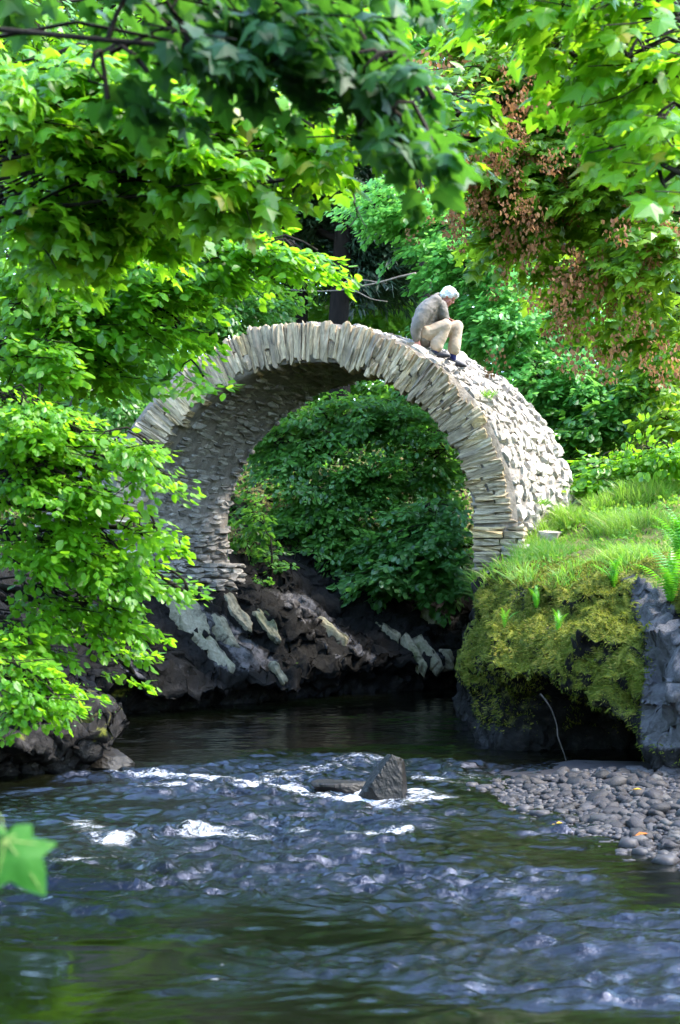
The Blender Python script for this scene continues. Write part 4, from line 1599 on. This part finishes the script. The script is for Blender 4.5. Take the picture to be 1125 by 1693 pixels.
tree('hazel_tree', 'mid green hazel behind the left shoulder of the bridge', 'tree', [np.array([-5.5, 28.5, 3.8]), P(180, 520, 28.5), P(230, 300, 28.5)],
     [(180, 500, 26, 90, 60, 1.1, 60), (270, 450, 27, 90, 60, 1.1, 64), (350, 520, 27.5, 80, 50, 1.0, 54), (240, 590, 25.5, 70, 40, .8, 40), (420, 500, 28, 60, 40, .9, 34), (330, 400, 28, 80, 60, 1.1, 50), (100, 560, 26, 90, 70, 1.1, 52), (200, 670, 25, 50, 40, .7, 24)],
     'oval', .12, 'leaf_mid', spray_n=50, spray_L=1.0, seed=54, twigs=.4)
for i, (lab, tr_, bl, mt, kd, sz) in enumerate((
    ('broad green shrub right of the rubble haunch', np.array([6.2, 25.8, 3.3]), [(950, 720, 25.4, 60, 50, .7, 40), (1010, 690, 25.2, 60, 60, .8, 46), (930, 780, 25.2, 40, 30, .5, 18)], 'leaf_mid', 'oval', .15),
    ('tall dark shrub at the right picture edge above the grass', np.array([7.6, 26.5, 3.6]), [(1070, 640, 25.6, 60, 70, .9, 56), (1120, 560, 25.6, 60, 60, .9, 46), (1110, 700, 24.8, 50, 40, .7, 30)], 'leaf_olive', 'oval', .15),
    ('low pale nettle patch between the bridge foot and the grass', np.array([4.9, 23.9, 2.9]), [(1000, 780, 23.6, 50, 28, .5, 26), (950, 812, 23.5, 30, 18, .35, 12), (1060, 760, 23.6, 50, 30, .5, 26), (1110, 750, 23, 40, 24, .5, 18)], 'leaf_fresh', 'oval', .12))):
    tree('shrub', lab, 'shrub', [tr_, tr_ + np.array([0, -.1, 1.2])], bl, kd, sz, mt, spray_n=30, spray_L=.75, seed=60 + i, trunk_r=.05, twigs=.4)
maple = tree('maple_tree', 'maple at upper right hung with brown dry seed clusters', 'tree', [np.array([7.8, 20.5, 2.6]), np.array([7.3, 20.2, 6.0]), np.array([6.6, 19.6, 9.5]), np.array([6, 19, 12])],
             [(740, 170, 18, 70, 60, .9, 34), (850, 130, 18.5, 100, 60, 1.0, 52), (960, 180, 19, 90, 70, 1.0, 54), (840, 260, 18.6, 110, 60, 1.0, 58), (950, 330, 19, 110, 60, 1.0, 58), (1070, 260, 18.5, 70, 80, 1.0, 48),
              (1070, 420, 18.5, 80, 60, 1.0, 46), (880, 380, 19.5, 90, 40, .9, 34), (990, 460, 20, 90, 50, .9, 40), (800, 60, 19, 110, 50, 1.0, 44), (960, 50, 19, 110, 60, 1.0, 48), (1080, 90, 18.5, 70, 80, 1.0, 36), (1090, 530, 19.5, 60, 50, .8, 28)],
             'maple', .145, 'leaf_olive', spray_n=32, spray_L=.95, parts=200, seed=71, twigs=.55, trunk_r=.22)


def seed_mesh(k):
    rg = np.random.default_rng(300 + k)
    n = 46
    pos = np.stack([rg.normal(0, .10, n), rg.normal(0, .10, n), -rg.random(n) * .42], -1)
    d = unit(np.stack([rg.normal(0, .6, n), rg.normal(0, .6, n), -np.ones(n)], -1))
    u = rg.normal(size=(n, 3))
    nn_ = unit(u - d * (u * d).sum(1, keepdims=True))
    V, Fv, S = build_leaves(pos, d, nn_, rg.uniform(.05, .085, n), 'rhomb', rg.uniform(0, .99, n))
    return make_mesh('seed_cluster', V, Fv, M['seed_brown'], False, {'rnd': S})


SM = [seed_mesh(k) for k in range(5)]
rs = np.random.default_rng(5)
for (px, py, sx, sy, n) in ((730, 130, 50, 40, 13), (830, 120, 60, 40, 16), (770, 290, 50, 40, 16), (880, 230, 60, 60, 14), (860, 320, 60, 40, 14), (1000, 240, 50, 50, 9), (1080, 370, 50, 40, 12), (1000, 530, 60, 40, 12), (940, 440, 50, 40, 9), (800, 200, 60, 40, 14), (900, 70, 70, 40, 12)):
    for k in range(int(n * 1.7)):
        o = link('seed_cluster', SM[int(rs.integers(5))], maple, 'stuff')
        q = P(px + rs.normal(0, sx * 1.15), py + rs.normal(0, sy * 1.2), rs.uniform(17.2, 19.0))
        s_ = rs.uniform(.4, 1.0)
        o.matrix_basis = Matrix.Translation(Vector(q)) @ Matrix.Rotation(rs.uniform(0, 6.28), 4, 'Z') @ Matrix.Scale(s_, 4)

tree('sycamore_tree', 'sycamore boughs with large lime leaves in the upper right corner', 'tree', [np.array([4.6, 9.2, 1.8]), np.array([4.3, 9.0, 4.5]), np.array([3.8, 8.8, 7.0])],
     [(1000, 30, 8.4, 110, 40, .6, 18), (1080, 120, 8.3, 60, 60, .5, 14), (880, 10, 8.6, 100, 30, .6, 12), (1090, 215, 8.2, 35, 40, .35, 6), (990, 100, 8.7, 50, 30, .4, 6), (1130, 300, 8.0, 18, 40, .3, 3)],
     'maple', .125, 'leaf_lime', spray_n=18, spray_L=.6, parts=250, seed=72, twigs=.9, trunk_r=.13, limb_r=.024, pitch=.5)
tree('sycamore_tree', 'lime green sycamore filling the upper left above the bridge', 'tree', [np.array([-5.4, 10.8, 1.8]), np.array([-5.0, 10.4, 4.0]), np.array([-4.4, 10, 6.5])],
     [(50, 190, 9, 70, 70, .7, 24), (160, 250, 9, 90, 60, .7, 30), (280, 210, 8.8, 90, 60, .7, 30), (330, 290, 8.6, 80, 45, .6, 24), (400, 300, 8.4, 32, 26, .3, 6), (90, 380, 9.5, 90, 70, .8, 32), (220, 360, 9.5, 80, 50, .7, 24),
      (420, 180, 8.8, 70, 50, .6, 18), (520, 250, 8.6, 50, 25, .4, 8), (600, 220, 8.4, 50, 35, .4, 8), (730, 180, 9.2, 36, 50, .4, 8), (720, 240, 9.0, 40, 25, .4, 5), (150, 130, 9, 90, 50, .7, 20), (300, 110, 9, 100, 50, .7, 18)],
     'maple', .105, 'leaf_lime', spray_n=26, spray_L=.6, parts=300, seed=73, twigs=.7, trunk_r=.17, limb_r=.013, pitch=.5)
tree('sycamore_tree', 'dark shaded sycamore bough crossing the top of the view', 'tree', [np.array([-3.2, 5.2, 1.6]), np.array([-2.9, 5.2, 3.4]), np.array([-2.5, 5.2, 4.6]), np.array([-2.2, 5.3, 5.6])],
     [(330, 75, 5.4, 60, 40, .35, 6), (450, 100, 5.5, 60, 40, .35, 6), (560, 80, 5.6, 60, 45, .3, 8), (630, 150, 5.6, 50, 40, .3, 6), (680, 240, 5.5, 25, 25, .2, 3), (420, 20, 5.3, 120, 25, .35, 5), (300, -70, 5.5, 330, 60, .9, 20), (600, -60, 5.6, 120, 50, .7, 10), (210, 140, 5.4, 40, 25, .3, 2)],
     'maple', .098, 'leaf_syc_shaded', spray_n=18, spray_L=.42, parts=300, seed=74, twigs=.55, limb_every=20, trunk_r=.10, limb_r=.010, pitch=.55)
tree('beech_tree', 'fresh green layered beech boughs over the left shoulder of the bridge', 'tree', [np.array([-5.6, 13.6, 1.8]), np.array([-5.2, 13.4, 4.5]), np.array([-4.8, 13.2, 7.0])],
     [(120, 500, 12.4, 110, 60, .7, 44), (260, 470, 12.4, 90, 40, .7, 34), (380, 420, 12.2, 80, 26, .5, 24), (480, 425, 12, 60, 12, .3, 9), (300, 380, 12.6, 100, 40, .7, 32), (130, 570, 12.6, 110, 36, .7, 34), (270, 545, 12.4, 50, 16, .4, 10), (60, 590, 12, 70, 50, .6, 26), (190, 620, 12.6, 40, 20, .3, 8), (320, 622, 11.9, 22, 5, .15, 2), (380, 340, 12.8, 70, 30, .5, 16), (60, 440, 12.4, 90, 60, .7, 30), (150, 330, 13.4, 160, 80, .8, 50), (90, 70, 14, 150, 70, .8, 44), (330, 40, 14, 150, 55, .8, 44), (530, 40, 15, 110, 50, .8, 30)],
     'oval', .088, 'leaf_fresh', spray_n=46, spray_L=.7, parts=300, seed=75, twigs=.6, limb_r=.014, limb_every=5, trunk_r=.16, flatness=.22, pitch=.3)
tree('hornbeam_tree', 'bright leafy hornbeam drooping to the water on the left bank', 'tree', [np.array([-4.5, 12.6, 1.5]), np.array([-4.3, 12.4, 3.0]), np.array([-4.1, 12.2, 4.6])],
     [(40, 680, 11.4, 90, 50, .6, 36), (90, 740, 11.5, 80, 45, .6, 34), (70, 800, 11.3, 100, 50, .6, 28), (140, 830, 11.4, 70, 45, .6, 22), (250, 775, 11.3, 60, 14, .35, 7), (225, 740, 11.3, 34, 16, .3, 5), (100, 900, 11.5, 100, 50, .6, 27), (175, 930, 11.6, 60, 40, .5, 20), (240, 885, 11.6, 40, 16, .3, 6), (280, 968, 11.8, 45, 12, .3, 4),
      (100, 1000, 11.8, 100, 40, .5, 18), (190, 1020, 11.9, 50, 36, .4, 12), (40, 1060, 11.2, 60, 40, .4, 14), (60, 1150, 10.6, 60, 30, .35, 14), (20, 1110, 10.6, 40, 30, .3, 8), (200, 1090, 12.2, 14, 36, .2, 3), (60, 740, 12, 100, 60, .6, 26)],
     'oval', .070, 'leaf_fresh', spray_n=48, spray_L=.55, parts=300, seed=76, twigs=.6, trunk_r=.10, flatness=.25)

# leafy sprig close to the lens in the lower left corner
sp_c = P(8, 1395, 2.9)
sprig = thing('leafy_sprig', 'single bright sycamore sprig over the water in the lower left corner', 'leaves', sp_c)
link('stem', make_mesh('stem', *tube(curve([sp_c + np.array([-.5, .1, .12]), sp_c + np.array([-.2, .03, .05]), sp_c + np.array([0, 0, .012])], 8), np.linspace(.006, .002, 8), 6), M['bark'], True), sprig)


def fine_leaf(seed):
    """a near leaf: five toothed lobes, cupped and veined"""
    rg = np.random.default_rng(seed)
    h = np.array(HALF['maple'])
    pts = []
    for a, b in zip(h[:-1], h[1:]):
        for t in np.linspace(0, 1, 6, endpoint=False):
            q = a + (b - a) * t
            nrm_ = np.array([b[1] - a[1], a[0] - b[0]])
            nrm_ = nrm_ / (np.linalg.norm(nrm_) + 1e-9)
            pts.append(q + nrm_ * (.022 if int(t * 6) % 2 else 0))
    pts.append(h[-1])
    r = np.array(pts)
    l = r[1:-1] * np.array([-1, 1])
    ring = np.vstack([r, l[::-1]])
    rows = []
    c = np.array([0, .32])
    for f_ in (1, .66, .33):
        rows.append(c + (ring - c) * f_)
    P2 = np.vstack(rows + [[c]])
    V = np.zeros((len(P2), 3))
    V[:, :2] = P2
    V[:, 2] = -.28 * np.abs(P2[:, 0]) ** 1.3 - .25 * (P2[:, 1] - .3) ** 2 + .05 * fbm(np.stack([P2[:, 0] * 4, P2[:, 1] * 4, 0 * P2[:, 0] + seed], -1), 2, seed)
    n = len(ring)
    F4 = [[k * n + i, k * n + (i + 1) % n, (k + 1) * n + (i + 1) % n, (k + 1) * n + i] for k in range(2) for i in range(n)]
    F3 = [[2 * n + i, 2 * n + (i + 1) % n, 3 * n] for i in range(n)]
    return V, [np.array(F4), np.array(F3)]


M['leaf_vein'] = plain('pale_leaf_vein', (.16, .22, .05), (.22, .28, .07), 30, .6, 0)
M['leaf_near'] = leaf_mat('near_leaf', [(0, (.022, .10, .014)), (1, (.035, .13, .014))], (.10, .36, .03), .35, .6, .15)
for k, (off, d_, n_, s_) in enumerate((((0, 0, .01), (.62, -.1, -.78), (.20, -.80, .45), .132), ((-.045, .02, .02), (.5, .3, -.25), (-.1, -.5, .85), .115), ((-.06, -.01, 0), (-.25, -.2, -.9), (.1, -.9, .2), .13))):
    d_ = unit(np.array(d_)); n_ = np.array(n_); n_ = unit(n_ - d_ * (n_ @ d_))
    V, Fc = fine_leaf(k + 3)
    V = (V * s_) @ np.stack([np.cross(d_, n_), d_, n_]) + sp_c + np.array(off)
    lf = link('leaf', make_mesh('leaf', V, Fc, M['leaf_near'], True), sprig)
    B_ = np.stack([np.cross(d_, n_), d_, n_])
    vn = []
    for tip in ((0, 1.0), (.56, .50), (-.56, .50), (.42, .07), (-.42, .07)):
        q_ = np.array([[0, .02, .004], [tip[0] * .45, .02 + (tip[1] - .02) * .5, .006 - .28 * abs(tip[0] * .45) ** 1.3 - .25 * ((.02 + tip[1]) * .5 - .3) ** 2], [tip[0] * .92, tip[1] * .95, .006 - .28 * abs(tip[0] * .92) ** 1.3 - .25 * (tip[1] * .95 - .3) ** 2]])
        vn.append(tube(curve((q_ * s_) @ B_ + sp_c + np.array(off), 6), np.linspace(.0014, .0006, 6), 4))
    link('veins', make_mesh('veins', *merge(vn), M['leaf_vein'], True), lf)
    link('stalk', make_mesh('stalk', *tube(curve([sp_c + np.array([-.22, .03, .05]), sp_c + np.array(off) - d_ * .05 + np.array([0, 0, .02]), sp_c + np.array(off)], 7), .0014, 5), M['leaf_vein'], True), sprig)


# dead branches
def stick(name, label, lines, rad, mat, cat='branch'):
    parts = [tube(curve(l, 10, .02, i), np.linspace(r_, r_ * .4, 10), 5) for i, (l, r_) in enumerate(zip(lines, rad))]
    me = make_mesh(name, *merge(parts), M[mat], True)
    o = link(name, me)
    return tag(o, label, cat)


Yd = 9.0
stick('dead_branch', 'bare pale twig hanging down above the crown of the arch', [[P(565, 250, Yd), P(578, 310, Yd), P(592, 345, Yd), P(574, 372, Yd)], [P(590, 340, Yd), P(600, 360, Yd), P(603, 376, Yd)]], [.010, .006], 'dead_wood')
stick('dead_branch', 'bare branch stretching sideways left of the man above the arch', [[P(690, 452, 30), P(640, 462, 30), P(560, 480, 30), P(480, 478, 30)], [P(575, 474, 30), P(610, 492, 30), P(640, 498, 30)], [P(560, 470, 30), P(590, 462, 30), P(640, 468, 30)]], [.028, .02, .02], 'dead_wood')
stick('dead_branch', 'curved white dead twig on the dark earth of the left bank', [[P(98, 1098, 18.5), P(118, 1090, 18.4), P(125, 1068, 18.3)]], [.016], 'dead_wood')
stick('hanging_root', 'thin pale root hanging across the dark hollow under the rock', [[P(897, 1148, 15.75), P(915, 1185, 15.7), P(928, 1230, 15.6), P(940, 1280, 15.5)]], [.012], 'bark_pale', 'root')
for a, b in (((15, 35), (330, 5)), ((100, 120), (290, 260)), ((0, 75), (150, 85))):
    pass

# ferns on the rock and the bank


def frond_mesh(seed, L=.30, strap=False):
    rg = np.random.default_rng(seed)
    t = np.linspace(0, 1, 19)
    ang = 1.35 - 1.25 * t ** 1.4
    x = np.cumsum(np.cos(ang)) * L / 19
    zc = np.cumsum(np.sin(ang)) * L / 19
    V, F = [], []
    for i in range(18):
        w = L * .15 * math.sin(math.pi * min(1, (t[i] * .9 + .12))) ** .8
        for sg in (-1, 1):
            n0 = len(V)
            dx = (x[i + 1] - x[i])
            dz = zc[i + 1] - zc[i]
            V += [[x[i], 0, zc[i]], [x[i] + dx * .62, 0, zc[i] + dz * .62], [x[i] + dx * 1.25, sg * w, zc[i] + dz * .9 - w * .35], [x[i] + dx * .55, sg * w * .55, zc[i] + dz * .3 - w * .12]]
            F.append([n0, n0 + 1, n0 + 2, n0 + 3] if sg < 0 else [n0 + 3, n0 + 2, n0 + 1, n0])
    return make_mesh('frond', np.array(V), np.array(F), M['fern'], False)


FR = [frond_mesh(k, .42) for k in range(3)]
rf = np.random.default_rng(8)
for px, py, Y, n, s, lab in ((1015, 985, 16.75, 11, 1.0, 'bright green fern standing alone on the brown mossy rock'), (932, 1050, 16.35, 7, .7, 'small fern on the moss low on the rock face'),
                             (882, 1000, 17.0, 8, .75, 'fern near the left top edge of the mossy rock'), (1105, 990, 15.2, 16, 1.5, 'large fern at the right picture edge beside the grey slab'),
                             (1120, 925, 16.2, 15, 1.5, 'tall fern above the grey slab at the right picture edge'), (838, 1040, 17.1, 6, .6, 'little fern on the shaded left side of the mossy rock')):
    q = P(px, py, Y)
    i = np.argmin(np.linalg.norm(GR.reshape(-1, 3) - q, axis=1))
    q = GR.reshape(-1, 3)[i]
    root = thing('fern', lab, 'fern', q)
    for k in range(n):
        o = link('frond', FR[k % 3], root)
        a = k / n * 6.28 + rf.normal(0, .3)
        sc_ = s * rf.uniform(.75, 1.15)
        o.matrix_basis = Matrix.Translation(Vector(q)) @ Matrix.Rotation(a, 4, 'Z') @ Matrix.Rotation(rf.uniform(-.7, .1), 4, 'Y') @ Matrix.Scale(sc_, 4)


# grass on the bank, moss on the rock
def scatter(G, N, prob, n, seed):
    rg = np.random.default_rng(seed)
    a = np.linalg.norm(np.cross(G[1:, :-1] - G[:-1, :-1], G[:-1, 1:] - G[:-1, :-1]), axis=-1)
    w = (a * prob[:-1, :-1]).ravel()
    w /= w.sum()
    k = rg.choice(len(w), n, p=w)
    i, j = np.unravel_index(k, a.shape)
    u, v = rg.random((n, 1)), rg.random((n, 1))
    p = (1 - u) * (1 - v) * G[i, j] + u * (1 - v) * G[i + 1, j] + (1 - u) * v * G[i, j + 1] + u * v * G[i + 1, j + 1]
    return p, N[i, j], rg


def blades(p, nrm, rg, h, w, up, lean):
    n = len(p)
    a = rg.uniform(0, 6.28, n)
    d = unit(nrm * (1 - up) + np.array([0, 0, 1.0]) * up + np.stack([np.cos(a), np.sin(a), 0 * a], -1) * (lean * rg.random(n))[:, None])
    s = unit(np.cross(d, np.stack([np.cos(a * 1.7), np.sin(a * 1.7), .3 + 0 * a], -1)))
    h = h[:, None]
    w = w[:, None]
    bend = np.stack([np.cos(a), np.sin(a), -.35 + 0 * a], -1) * h * .28
    V = np.stack([p - s * w, p + s * w, p + d * h * .6 + s * w * .75 + bend * .25, p + d * h * .6 - s * w * .75 + bend * .25, p + d * h + bend], 1)
    k = (np.arange(n) * 5)[:, None]
    return V.reshape(-1, 3), [k + np.array([[0, 1, 2, 3]]), k + np.array([[3, 2, 4]])]


x, y, z = GR[..., 0], GR[..., 1], GR[..., 2]
inview = (np.abs(x / np.maximum(y, 1)) < .26) * (y > 13) * (y < 30)
clump = fbm(GR * 1.5, 3, 44)
pg = np.clip(turfR * inview * (.12 + 1.8 * sstep(-.05, .35, clump)), 0, 3) * (1 - .8 * mossR) * (1 + 2 * (y < 24))
p_, n_, rg = scatter(GR, NR, pg, 34000, 21)
cl = fbm(p_ * 1.5, 3, 44)
hh = rg.uniform(.03, .09, len(p_)) * (1 + 3.2 * sstep(.0, .45, cl)) * np.where(p_[:, 1] > 19, 1.15, .8)
V, Fc = blades(p_, n_, rg, hh, rg.uniform(.003, .008, len(p_)), .6, .8)
S = np.repeat(np.clip(.60 - .62 * cl + rg.normal(0, .17, len(p_)), 0, .99), 5)
g_o = link('grass', make_mesh('grass', V, Fc, M['grass'], False, {'rnd': S}), None, 'stuff')
g_o['label'] = 'bright grass tufts on top of the right bank'
pmx = np.clip(mossR * inview * (y < 19.5), 0, 1) ** 1.6
p_, n_, rg = scatter(GR, NR, pmx, 60000, 22)
V, Fc = blades(p_, n_, rg, rg.uniform(.015, .05, len(p_)), rg.uniform(.004, .009, len(p_)), -.30, .8)
S = np.repeat(np.clip(.45 + .55 * fbm(p_ * 3, 3, 45) + rg.normal(0, .15, len(p_)), 0, .99), 5)
m_o = link('moss', make_mesh('moss', V, Fc, M['moss_fuzz'], False, {'rnd': S}), None, 'stuff')
m_o['label'] = 'yellow green moss hanging over the face of the right rock'
# low growth on the far bank
x, y, z = GL[..., 0], GL[..., 1], GL[..., 2]
pl_ = turfL * (y > 17) * (y < 36) * (np.abs(x / np.maximum(y, 1)) < .25) + .5 * mossL * (y > 15)
p_, n_, rg = scatter(GL, NLm, pl_, 12000, 23)
d = unit(n_ * .5 + rg.normal(0, .6, n_.shape) + np.array([0, -.3, .2]))
u = rg.normal(0, .4, n_.shape) + np.array([0, -.3, 1])
nn_ = unit(u - d * (u * d).sum(1, keepdims=True))
V, Fv, S = build_leaves(p_ + np.array([0, 0, .03]), d, nn_, rg.uniform(.05, .12, len(p_)) * np.where(p_[:, 2] > 1.6, 1.2, .45), 'oval', rg.random(len(p_)) * .99)
u_o = link('undergrowth', make_mesh('undergrowth', V, Fv, M['leaf_mid'], False, {'rnd': S}), None, 'stuff')
u_o['label'] = 'low leafy undergrowth on the far bank above the dark earth'
x, y, z = GR[..., 0], GR[..., 1], GR[..., 2]
pw = turfR * inview * (y > 17.3) * (y < 26) * sstep(.0, .35, fbm(GR * 1.1 + 9, 3, 47))
p_, n_, rg = scatter(GR, NR, pw, 4200, 24)
d = unit(n_ * .5 + rg.normal(0, .6, n_.shape) + np.array([0, -.2, .1]))
u = rg.normal(0, .4, n_.shape) + np.array([0, -.3, 1])
nn_ = unit(u - d * (u * d).sum(1, keepdims=True))
V, Fv, S = build_leaves(p_ + np.stack([0 * p_[:, 0], 0 * p_[:, 0], rg.uniform(.02, .14, len(p_))], -1), d, nn_, rg.uniform(.03, .085, len(p_)), 'oval', np.where(rg.random(len(p_)) < .12, .985, rg.random(len(p_)) * .9))
w_o = link('weeds', make_mesh('weeds', V, Fv, M['leaf_weed'], False, {'rnd': S}), None, 'stuff')
w_o['label'] = 'mixed low broad leaved weeds in the grass on the right bank'
# tufts in the joints of the bridge
for th_, w, lab in ((38, .2, 'grass tuft growing from the ring edge below the man'), (6, .35, 'small grass tuft low on the right edge of the rubble')):
    a = math.radians(th_)
    q = arch(np.array(ROUT + .02), np.array(a), np.array(w))
    rg = np.random.default_rng(int(th_))
    p_ = q + rg.normal(0, .06, (90, 3)) * np.array([1, 1, .3])
    n_ = np.tile(math.cos(a) * AU + math.sin(a) * UPZ, (90, 1))
    V, Fc = blades(p_, n_, rg, rg.uniform(.05, .14, 90), rg.uniform(.003, .006, 90), .5, .9)
    tag(link('grass_tuft', make_mesh('grass_tuft', V, Fc, M['grass'], False, {'rnd': np.repeat(rg.uniform(.1, .6, 90), 5)})), lab, 'grass')
# fallen leaves
V_, F_ = LT['maple']
fl = make_mesh('fallen_leaf', V_, F_, M['fallen'])
spots = [(930, 1366, None, 'yellow leaf lying in the middle of the shingle', .12), (1053, 1386, None, 'orange leaf near the lower edge of the shingle', .12), (1058, 1333, None, 'yellow leaf high on the shingle under the rock', .10), (985, 1340, None, 'small greenish leaf lying left of the high yellow one on the shingle', .09)]
for px, py, _, lab, s_ in spots:
    c = PWt(px, py)
    zb, _o = beach_z(np.array(c[0]), np.array(c[1]))
    o = link('fallen_leaf', fl)
    tag(o, lab, 'leaf', 'fallen leaves on the shingle')
    o.location = Vector((float(c[0]), float(c[1]), float(zb) + .075))
    o.rotation_euler = (.25, .1, px)
    o.scale = (s_, s_, s_)
